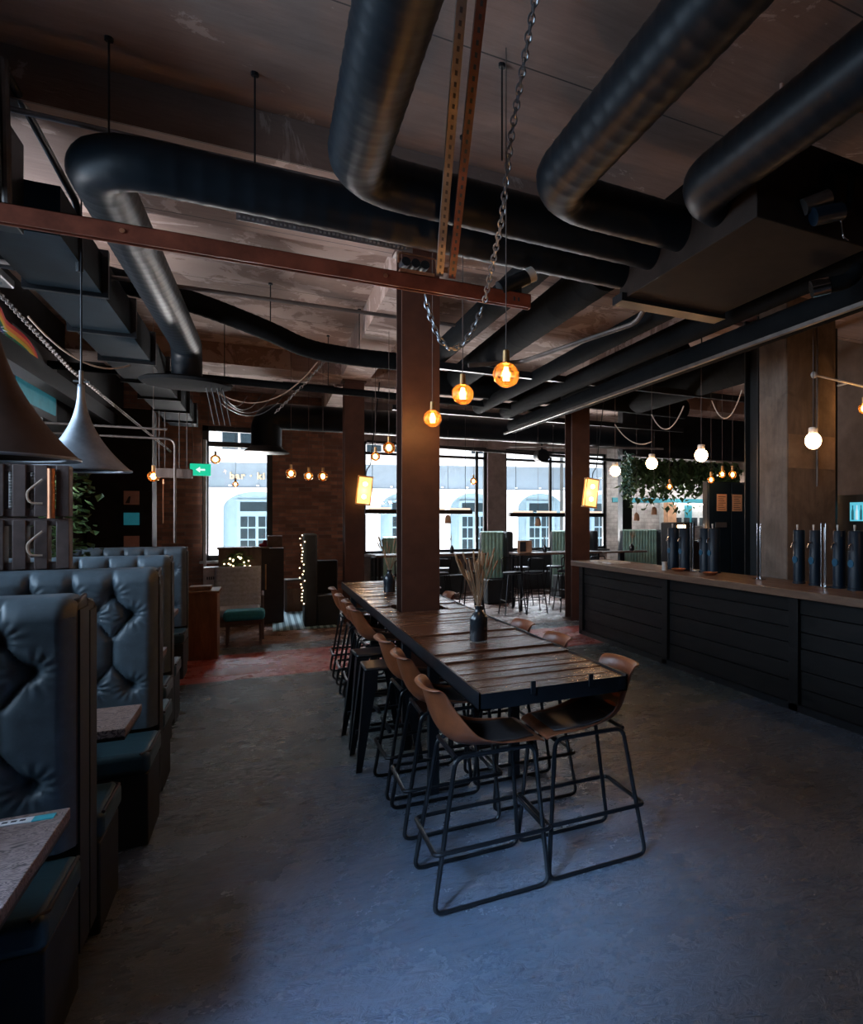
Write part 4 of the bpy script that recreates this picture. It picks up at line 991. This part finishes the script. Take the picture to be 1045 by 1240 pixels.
ST = [(3.75, 11.75, 'leftmost before the right hand high table'), (4.12, 11.7, 'second before the right hand high table'), (4.75, 11.72, 'third before the right hand high table'), (5.3, 11.7, 'rightmost before the right hand high table'),
      (2.0, 12.2, 'leftmost before the left high table'), (2.6, 12.2, 'middle one before the left high table'), (3.15, 12.2, 'rightmost before the left high table'),
      (4.3, 12.95, 'left one behind the right hand high table'), (5.0, 12.95, 'right one behind the right hand high table'), (2.9, 13.45, 'behind the left high table')]
for i, (x, y, l) in enumerate(ST):
    lab = 'thin black bar stool, ' + l
    if i == 0: bs.location = (x, y, 0); bs['label'] = lab
    else: dup(bs, (x, y, 0), PI, lab)
def green_booth(x0, x1, y0, y1, zt, lab, dark_end=True, base=0):
    t = thing('green_booth', lab, 'booth', ((x0+x1)/2, (y0+y1)/2, base))
    n = int((x1-x0)/.07); P = []
    for i in range(n*6+1):
        u = i/(n*6); x = x0+u*(x1-x0); h = .02*abs(math.sin(PI*n*u)); P.append([(x, y0-h, base+.2+(zt-base-.2)*k/10) for k in range(11)]+[(x, y0+.05, zt+.03), (x, y0+.12, zt+.03)])
    MB().grid(P).build('ribbed_back', 'green', t, smooth=60)
    MB().box(x0, x1, y0+.01, y0+.14, base, zt).build('back_frame', 'darkfabric', t)
    MB().box(x1-.01, x1+.13, y0-.25, y1, base, zt+.02).build('end_panel', 'darkfabric', t, bevel=.04)
    MB().box(x0, x1, y0-.45, y0, base, .48).build('seat', 'darkfabric', t, bevel=.02)
green_booth(3.75, 4.2, 13.75, 14.1, 1.40, 'tall ribbed pale green booth back with a black end, before the window pier')
green_booth(5.35, 6.2, 14.0, 14.4, 1.40, 'ribbed pale green booth back left of the brown column past the bar')
green_booth(6.65, 7.5, 13.2, 13.6, 1.42, 'ribbed deep green booth back beside the white tiled wall')
green_booth(2.0, 2.9, 14.4, 14.7, 1.30, 'ribbed grey green booth back under the window beside the brown column')
for (x0, x1, y0, l) in ((1.9, 3.7, 14.9, 'under the left street window'), (4.95, 6.6, 14.9, 'under the right street window')):
    t = thing('window_bench', 'low black upholstered bench ' + l, 'bench', ((x0+x1)/2, y0+.3, 0))
    MB().box(x0, x1, y0, y0+.5, .08, .48).build('seat', 'darkfabric', t, bevel=.03); MB().box(x0, x1, y0+.45, y0+.62, .1, .88).build('backrest', 'darkfabric', t, bevel=.03)
c = MB().box(5.75, 6.7, 12.2, 12.55, 1.0, 1.03).build('shelf_table', 'bar_top')
tag(c, 'dark shelf table left of the deep green booth', 'table'); MB().box(6.15, 6.25, 12.33, 12.43, 0, 1.0).build('leg', 'black_metal', c)
for (x, y, mt, l) in ((2.95, 12.8, 'red_cloth', 'small dark bottle with a stem on the left high table, right one'), (2.55, 12.75, 'trim', 'small dark bottle with a stem on the left high table, left one'), (4.55, 12.3, 'bottle', 'dark bottle with a stem on the right hand high table')):
    vase(x, y, 1.05, l, int(x*10), .14, .035, 3, .03, .2)
vase(5.35, 12.3, 1.05, 'dark jar of pale feathery grass before the window', 12, .2, .06, 22, .12, .45)
vase(6.45, 12.4, 1.03, 'dark jar of twigs on the shelf table by the green booth', 13, .14, .05, 10, .08, .25)
o = MB().box(4.05, 4.28, 12.25, 12.4, 1.05, 1.27).build('menu_holder', 'paper', bevel=.004); tag(o, 'brown menu holder on the right hand high table', 'menu holder'); MB().box(4.05, 4.16, 12.24, 12.249, 1.07, 1.25).build('card', 'ink', o)
def linear(x0, x1, y, z, lab):
    t = thing('linear_pendant', lab, 'lamp', ((x0+x1)/2, y, z))
    MB().box(x0, x1, y-.05, y+.05, z-.065, z+.01).build('tray', 'black_metal', t)
    n = 4; w_ = (x1-x0)/n
    for k in range(n): MB().box(x0+w_*k+.06, x0+w_*(k+1)-.04, y-.045, y+.03, z+.01, z+.045).build('light_strip', 'tubelight', t)
    for x in (x0+.12, x0+.45*(x1-x0), x1-.12): MB().cyl((x, y, z+.03), (x, y, 3.9), .005, n=5).build('rod', 'black_metal', t)
linear(1.48, 3.31, 12.8, 1.83, 'black linear pendant with warm strips before the left street window')
linear(3.87, 5.75, 12.3, 1.78, 'black linear pendant with warm strips before the right street window')
for (x, y, z, l) in ((2.9, 12.9, 1.67, 'below the left linear pendant'), (4.45, 12.4, 1.62, 'below the right linear pendant'), (6.35, 12.0, 1.72, 'left one by the black post'), (6.75, 12.0, 1.84, 'right one by the black post')):
    t = thing('wooden_bead_pendant', 'small pale wooden pendant ' + l, 'lamp', (x, y, z)); MB().lathe([(.05, 0), (.06, .02), (.045, .13), (.015, .16)], (x, y, z-.08), 14).build('shade', 'paper', t); MB().cyl((x, y, z+.07), (x, y, 3.9), .003, n=5).build('cord', 'cord', t)
o = MB().cyl((5.0, 13.6, 3.0), (5.0, 13.85, 3.0), .14).build('speaker', 'black_metal'); tag(o, 'black round speaker hung at the top of the window pier', 'speaker')
MB().cyl((5.0, 13.7, 3.1), (5.0, 13.7, 3.4), .02).build('bracket', 'black_metal', o)
# greenery above tiled wall
c = thing('hanging_planter', 'long shelf of trailing greenery above the white tiled wall', 'plants', (8.6, 14.2, 2.3))
MB().box(7.2, 10.4, 14.1, 14.4, 2.95, 3.05).build('shelf', 'frame', c)
o = foliage('foliage', lambda r: (r.uniform(7.2, 10.4), 14.2+r.uniform(-.2, .15), 3.1-abs(r.gauss(0, .38))), 2600, .16, 'leaf', .03, 8, .8, c); o['kind'] = 'stuff'
m = foliage('trailing_plant', lambda r: (6.6+.1*r.random(), 13.0, r.uniform(2.2, 3.1)), 140, .09, 'leaf2', .06, 18, .5); tag(m, 'small pale trailing plant left of the black post', 'plant', kind='stuff')
# kitchen pass
c = thing('kitchen_pass', 'brightly lit kitchen hatch in the white wall behind the beer fonts', 'hatch', (9.6, 15.9, 1.0))
MB().box(9.15, 10.9, 15.75, 15.98, .9, 2.12).build('back_panel', 'kitchenwall', c)
MB().box(9.15, 9.4, 15.5, 15.75, 1.1, 2.12).build('post', 'paper', c); MB().box(9.8, 9.95, 15.6, 15.74, 1.1, 2.1).build('post', 'teal', c)
MB().box(9.15, 10.9, 15.4, 15.74, 1.45, 1.5).build('shelf', 'galv', c); MB().box(9.3, 10.8, 15.5, 15.72, 2.06, 2.1).build('strip_light', 'kitchenlit', c)
for k in range(5): MB().cyl((9.5+.25*k, 15.55, 1.5), (9.5+.25*k, 15.55, 1.72), .08, n=12).build('stacked_dishes', 'mat', c)
for (x, y) in ((8.4, 14.9), (10.1, 14.9)):  # lamps added out of sight to brighten the tiled wall
    t = thing('added_strip_lamp', 'added white strip lamp behind the hanging greenery by the tiled wall, ' + ('left' if x < 9 else 'right') + ' one', 'lamp', (x, y, 2.8))
    MB().box(x-.5, x+.5, y-.06, y+.06, 2.8, 2.84).build('diffuser', 'kitchenlit', t); MB().box(x-.62, x+.62, y-.30, y+.30, 2.84, 2.88).build('housing', 'white', t)
    for q in (-.4, .4): MB().cyl((x+q, y, 2.88), (x+q, y, CZ), .006, n=6).build('rod', 'black_metal', t)
    point_light('strip_light', t, (x, y, 2.72), 70, (1, .95, .92), .2)  # point light added for the same wall
o = MB().box(7.9, 8.9, 12.5, 13.0, 0, 1.2).build('till_stand', 'trim'); tag(o, 'dark service stand before the kitchen hatch', 'stand')
# ------------------------------------------------------------------ bar
BX = 3.96; BY0, BY1 = -3.0, 9.24
c = thing('bar_counter', 'long bar front clad in near black horizontal boards', 'bar', (BX+.3, (BY0+BY1)/2, 0))
posts = [BY1-.06, 6.77, 4.55, 2.3, 0, -2.9]
for i in range(len(posts)-1):
    m = MB(); y1, y0 = posts[i]-.06, posts[i+1]+.06; z = .06
    while z < .97:
        h = random.uniform(.13, .2); h = min(h, .985-z)
        if h < .03: break
        dx = random.uniform(0, .012); m.box(BX+.02-dx, BX+.05, y0, y1, z, z+h-.008); z += h
    m.build('board_panel', 'bar_boards', c, bevel=.003)
for y in posts: MB().box(BX-.02, BX+.05, y-.06, y+.06, 0, .985).build('post', 'bar_boards', c, bevel=.004)
MB().box(BX+.05, BX+.45, BY0, BY1, 0, .985).build('carcass', 'bar_boards', c)
MB().box(BX-.02, BX+.02, BY0, BY1, 0, .06).build('plinth', 'black_metal', c)
o = MB().box(3.85, 4.49, BY0, BY1+.1, .99, 1.06).build('bar_worktop', 'bar_top', bevel=.006); tag(o, 'thick brown wooden worktop along the bar', 'worktop')
def font(x, y, lab, r=.06, h=.5, taps=1):
    t = thing('beer_font', lab, 'beer tap', (x, y, 1.06), 'tall dark cylinder beer fonts on the bar')
    MB().lathe([(r*1.12, 0), (r*1.12, .015), (r, .02), (r, h-.01), (r*.9, h)], (x, y, 1.06), 24).build('column', 'bluepaint', t, smooth=40)
    MB().tube(fillet([(x, y, 1.06+h*.78), (x-.09, y-.02, 1.06+h*.78), (x-.11, y-.02, 1.06+h*.68)], .02), .009, 8).build('spout', 'chrome', t)
    MB().cyl((x-.02, y, 1.06+h), (x-.02, y, 1.06+h+.05), .007, .011, n=8).build('tap_handle', 'white', t)
    MB().cyl((x-r-.0005, y, 1.06+h*.45), (x-r+.012, y, 1.06+h*.45), .034, n=18).build('round_badge', 'badge', t)
font(4.28, 7.12, 'dark beer font, farthest along the bar', .075)
font(4.28, 6.86, 'dark beer font, second farthest along the bar', .075)
font(4.33, 6.5, 'dark beer font left of the steel column at the bar', .07)
font(4.33, 6.33, 'dark beer font tight against the steel column at the bar', .07)
font(4.3, 4.88, 'dark beer font right of the concrete pillar foot', .055)
font(4.3, 4.66, 'dark beer font, second to the right of the pillar', .055)
font(4.3, 4.36, 'dark beer font, just right of the tall chrome tubes', .055)
font(4.3, 4.16, 'dark beer font at the right edge of the photo', .07, .50)
def tubes(x, y, lab):
    t = thing('chrome_tube_rack', lab, 'tube rack', (x, y, 1.06))
    MB().box(x-.04, x+.04, y-.06, y+.06, 1.06, 1.072).build('base_plate', 'chrome', t)
    for k, (dy, h) in enumerate(((-.028, .55), (0, .52), (.028, .55))):
        MB().cyl((x+(.012 if k == 1 else 0), y+dy, 1.072), (x+(.012 if k == 1 else 0), y+dy, 1.07+h), .0055, n=10).build('tube', 'chrome', t)
tubes(4.22, 6.62, 'tall chrome tubes between the beer fonts left of the steel column')
tubes(4.22, 5.38, 'tall chrome tubes at the foot of the concrete pillar')
tubes(4.22, 4.47, 'tall chrome tubes among the beer fonts at the right')
for (y, z_, l) in ((8.45, .02, 'nearer'), (8.85, .015, 'farther')):
    o = MB().box(4.0, 4.3, y-.15, y+.12, 1.061, 1.061+z_).build('open_menu', 'paperwhite'); tag(o, 'open pale menu lying on the far end of the bar, ' + l + ' one', 'menu')
for (y, l) in ((6.75, 'left'), (6.1, 'right')):
    o = MB().lathe([(.05, 0), (.09, .03), (.085, .032), (.045, .006)], (4.12, y, 1.06), 20).build('drip_bowl', 'copper'); tag(o, 'small copper bowl on the bar before the beer fonts, ' + l + ' one', 'bowl')
o = MB().lathe([(.03, 0), (.035, .01), (.03, .09), (.034, .1)], (4.05, 6.95, 1.06), 16).build('tumbler', 'white'); tag(o, 'pale tumbler on the bar below the far beer fonts', 'glass')
# blue cupboards
c = thing('blue_cupboard', 'tall dark blue double cupboard with two notices behind the bar', 'cupboard', (5.75, 8.1, 0))
MB().box(5.36, 6.15, 8.0, 8.12, 0, 2.2).build('body', 'bluepaint', c)
for (x0, x1) in ((5.37, 5.74), (5.76, 6.14)): MB().box(x0, x1, 7.975, 7.998, .08, 2.18).build('door', 'bluepaint', c, bevel=.003)
for (x0, x1, l) in ((5.5, 5.67, 'left'), (5.77, 5.94, 'right')):
    o = MB().box(x0, x1, 7.966, 7.972, 1.78, 2.02).build('notice', 'paper'); tag(o, 'kraft paper notice on the blue cupboard, ' + l + ' one', 'notice')
    m = MB()
    for k in range(7): m.box(x0+.02, x1-.02-.02*(k % 3), 7.9645, 7.966, 1.80+.03*k, 1.808+.03*k)
    m.build('printed_lines', 'trim', o)
o = MB().box(5.47, 5.66, 7.95, 7.972, 1.55, 1.62).build('nameplate', 'galv'); tag(o, 'small steel plate on the left door of the blue cupboard', 'plate')
o = MB().box(5.0, 5.35, 8.3, 8.7, 0, 1.62).build('coffee_machine', 'black_metal', bevel=.02); tag(o, 'dark machine left of the blue cupboards', 'machine')
MB().box(5.05, 5.17, 8.28, 8.3, 1.42, 1.58).build('lit_panel', 'opal', o)
# back bar cabinet with lit fridge at right
c = thing('bottle_fridge', 'black back bar unit with a lit window of bottles at the right edge', 'fridge', (6.4, 6.4, 0))
MB().box(5.95, 6.55, 5.2, 6.9, 0, 1.95).build('body', 'frame', c)
MB().box(5.94, 5.949, 5.35, 5.85, 1.64, 1.86).build('lit_window', 'screen', c)
for k in range(7):
    y = 5.4+.065*k; MB().lathe([(.014, 0), (.014, .10), (.006, .13), (.006, .17)], (5.925, y, 1.655), 8).build('bottle', 'redbottle' if k == 2 else ('whitelit' if k % 2 else 'teal'), c)
# ------------------------------------------------------------------ street outside
o = struct(MB().box(-14, 22, YF+.3, 34, -.3, -.1).build('ground_street', 'pavement'))
A = Vector((-.653, 23.971, 0)); D = Vector((8.188, -2.868, 0)).normalized(); NRM = Vector((D.y, -D.x, 0))   # NRM points to the camera
def W(u, z, o_=0): p = A+D*u+NRM*o_; return (p.x, p.y, z)
fac = thing('street_building', 'pale arched shopfront building across the street', 'building', A+D*4)
def fbox(m, u0, u1, z0, z1, o0, o1):
    m.add([W(u0, z0, o1), W(u1, z0, o1), W(u1, z0, o0), W(u0, z0, o0), W(u0, z1, o1), W(u1, z1, o1), W(u1, z1, o0), W(u0, z1, o0)],
        [(0,3,2,1),(4,5,6,7),(0,1,5,4),(1,2,6,5),(2,3,7,6),(3,0,4,7)])
m = MB(); cen = [.4+2.1*k for k in range(-3, 8)]; SPR, APX, HW = 2.0, 2.52, .76; ZT = 2.60
for i, cu in enumerate(cen):
    HW = .95 if i == 3 else .72
    a0, a1 = cu-1.05, cu+1.05
    fbox(m, a0, cu-HW, -.1, ZT, -.35, 0); fbox(m, cu+HW, a1, -.1, ZT, -.35, 0)
    n = 20
    for k in range(n):
        t0, t1 = PI-PI*k/n, PI-PI*(k+1)/n
        u0, z0 = cu+HW*math.cos(t0), SPR+(APX-SPR)*math.sin(t0); u1, z1 = cu+HW*math.cos(t1), SPR+(APX-SPR)*math.sin(t1)
        m.add([W(u0, z0), W(u1, z1), W(u1, ZT), W(u0, ZT), W(u0, z0, -.35), W(u1, z1, -.35)], [(0, 1, 2, 3), (1, 0, 4, 5)])
fbox(m, cen[0]-1.05, cen[-1]+1.05, ZT, 8, -.35, 0)
m.build('wall', 'facade', fac, smooth=0)
m = MB(); fbox(m, cen[0]-1.05, cen[-1]+1.05, ZT, 3.36, .002, .06); m.build('fascia', 'fascia', fac)
m = MB(); fbox(m, cen[0]-1.05, cen[-1]+1.05, 3.36, 3.5, .002, .22); fbox(m, cen[0]-1.05, cen[-1]+1.05, ZT-.04, ZT+.02, .002, .1); m.build('cornice', 'facade', fac)
m = MB()
for k in range(30): fbox(m, -7+.75*k, -6.94+.75*k, 2.66, 2.70, .06, .12)
m.build('fascia_spotlights', 'facade', fac)
for i, cu in enumerate(cen):
    HW = .95 if i == 3 else .72
    m = MB(); fbox(m, cu-HW-.02, cu+HW+.02, -.1, APX+.05, -.33, -.30); q = m.build('arch_panel', 'doorblue', fac)
    du = .47 if i == 3 else .36
    m = MB(); fbox(m, cu-du-.1, cu+du+.1, -.1, 2.28, -.30, -.24); m.build('doors', 'doorblue', fac)
    m = MB(); fbox(m, cu-du, cu+du, 1.92, 2.2, -.24, -.228)
    for s in (0, 1):
        for c_ in (0, 1):
            for r_ in range(3):
                w3 = du*.40; u0 = cu-du+s*(du+.02)+c_*(w3+.03)+.01; fbox(m, u0, u0+w3, 1.45-.36*r_-.0, 1.76-.36*r_, -.24, -.228)
    m.build('door_panes', 'doorglass', fac)
for cu in (-.1, 3.9, 7.0, 9.0, 12):
    m = MB(); fbox(m, cu-.35, cu+.55, 3.75, 5.2, .001, .03); m.build('window', 'doorglass', fac)
    m = MB(); fbox(m, cu+.08, cu+.13, 3.75, 5.2, .03, .05); fbox(m, cu-.35, cu+.55, 4.3, 4.36, .03, .05); fbox(m, cu-.4, cu+.6, 3.68, 3.75, .001, .1); m.build('window_bars', 'facade', fac)
cv = bpy.data.curves.new('lettering', 'FONT'); cv.body = 'bar · ki'; cv.size = .27; cv.extrude = .012; cv.offset = .009; cv.space_character = 1.2
tmp = bpy.data.objects.new('lettering_curve', cv); COL.objects.link(tmp); me = bpy.data.meshes.new_from_object(tmp); bpy.data.objects.remove(tmp)
me.materials.clear(); me.materials.append(M['gold']); lt = bpy.data.objects.new('lettering', me); COL.objects.link(lt)
lt.parent = fac; p = Vector(W(-.24, 2.88, .075))
lt.location = p-LOC[fac.name]; lt.rotation_euler = (PI/2, 0, math.atan2(D.y, D.x))
m = MB(); fbox(m, 9.4, 9.5, -.1, 8, .3, .4); o = m.build('lamp_post', 'frame'); tag(o, 'slim dark street post outside the right window', 'post')
m = MB(); fbox(m, -.86, -.72, 2.0, 2.9, .4, .44); o = m.build('hanging_banner', 'facade'); tag(o, 'narrow white banner with blue marks outside the left window', 'banner')
m = MB()
for (z, s) in ((2.75, .05), (2.5, .04), (2.35, .05), (2.15, .05)): fbox(m, -.79-s, -.79+s, z-s*.8, z+s*.8, .44, .446)
m.build('blue_marks', 'teal', o)
# ------------------------------------------------------------------ light
wd = bpy.data.worlds.new('World'); SC.world = wd; wd.use_nodes = True
bg = wd.node_tree.nodes['Background']; bg.inputs[0].default_value = (.80, .90, 1, 1); bg.inputs[1].default_value = 3.2
def area(name, loc, rot, sx, sy, power, c, portal=False):
    l = bpy.data.lights.new(name, 'AREA'); l.shape = 'RECTANGLE'; l.size = sx; l.size_y = sy; l.energy = power; l.color = c
    o = bpy.data.objects.new(name, l); COL.objects.link(o); o.location = loc; o.rotation_euler = rot
    if portal: l.cycles.is_portal = True
    return o
for (a, b_, s0, h) in OPEN: area('window_daylight_portal', ((a+b_)/2, YF+.25, (s0+h)/2), (-PI/2, 0, 0), b_-a, h-s0, 1, (1, 1, 1), True)
area('window_daylight_portal', (XL-.2, -.4, 3.0), (0, -PI/2, 0), 1.4, 2.6, 1, (1, 1, 1), True)
sun = bpy.data.lights.new('sun', 'SUN'); sun.energy = 56; sun.angle = .01; sun.color = (1, .93, .84)
area('added_street_bounce_fill', (3.4, 20.3, .2), (math.radians(-104), 0, 0), 10, .8, 1700, (1, .92, .88))  # added area light below sill level, lifts the ceiling
area('added_sky_fill', (3.4, 20.5, 6.3), (math.radians(-58), 0, 0), 10, 2, 3600, (.84, .93, 1))  # added area light above the window heads, brightens the lounge
so = bpy.data.objects.new('sun', sun); COL.objects.link(so); so.location = (5, 12, 30); so.rotation_euler = Vector((.5, -.235, .81)).to_track_quat('Z', 'Y').to_euler()
o = area('added_side_window_fill', (XL-.35, -.4, 3.0), (0, 0, 0), 1.6, 1.2, 66, (.38, .62, 1)); o.data.spread = math.radians(26)  # added narrow area light, throws blue onto the near floor
o.rotation_euler = (Vector((-.1, 2.3, 0))-Vector(o.location)).to_track_quat('-Z', 'X').to_euler()
o = area('added_side_window_fill', (XL-1.3, 7.6, .7), (0, 0, 0), 4.6, 1.4, 400, (1, .86, .80)); o.data.spread = math.radians(120)  # added area light outside the left wall, aimed up at the ceiling
o.rotation_euler = (Vector((.4, 9.0, CZ))-Vector(o.location)).to_track_quat('-Z', 'X').to_euler()
area('added_side_sky_fill', (XL-.5, 5.4, 2.8), (0, math.radians(-82), 0), 2.2, 6.4, 210, (.50, .74, 1))  # added cool area light, brightens booths and ducts from the left
area('window_daylight_portal', (XL-.2, 5.65, 2.65), (0, -PI/2, 0), 2.4, 6.9, 1, (1, 1, 1), True)
# ------------------------------------------------------------------ camera
TH = math.radians(30.6); F_ = 827.0
cam = bpy.data.cameras.new('camera'); co = bpy.data.objects.new('camera', cam); COL.objects.link(co)
co.location = (0, 0, 1.65); co.rotation_euler = (PI/2, 0, -TH)
cam.sensor_fit = 'VERTICAL'; cam.sensor_height = 36; cam.lens = F_/1240*36
cam.shift_x = -(810-522.5)/1240; cam.shift_y = (630-620)/1240
cam.clip_start = .05; cam.clip_end = 200
SC.camera = co
SC.view_settings.view_transform = 'Standard'; SC.view_settings.look = 'None'; SC.view_settings.gamma = 1; SC.view_settings.exposure = 0
SC.view_settings.use_curve_mapping = False
SC.cycles.use_denoising = True
SC.cycles.max_bounces = 8; SC.cycles.diffuse_bounces = 4; SC.cycles.transparent_max_bounces = 12
SC.cycles.sample_clamp_indirect = 4; SC.cycles.caustics_reflective = False; SC.cycles.caustics_refractive = False
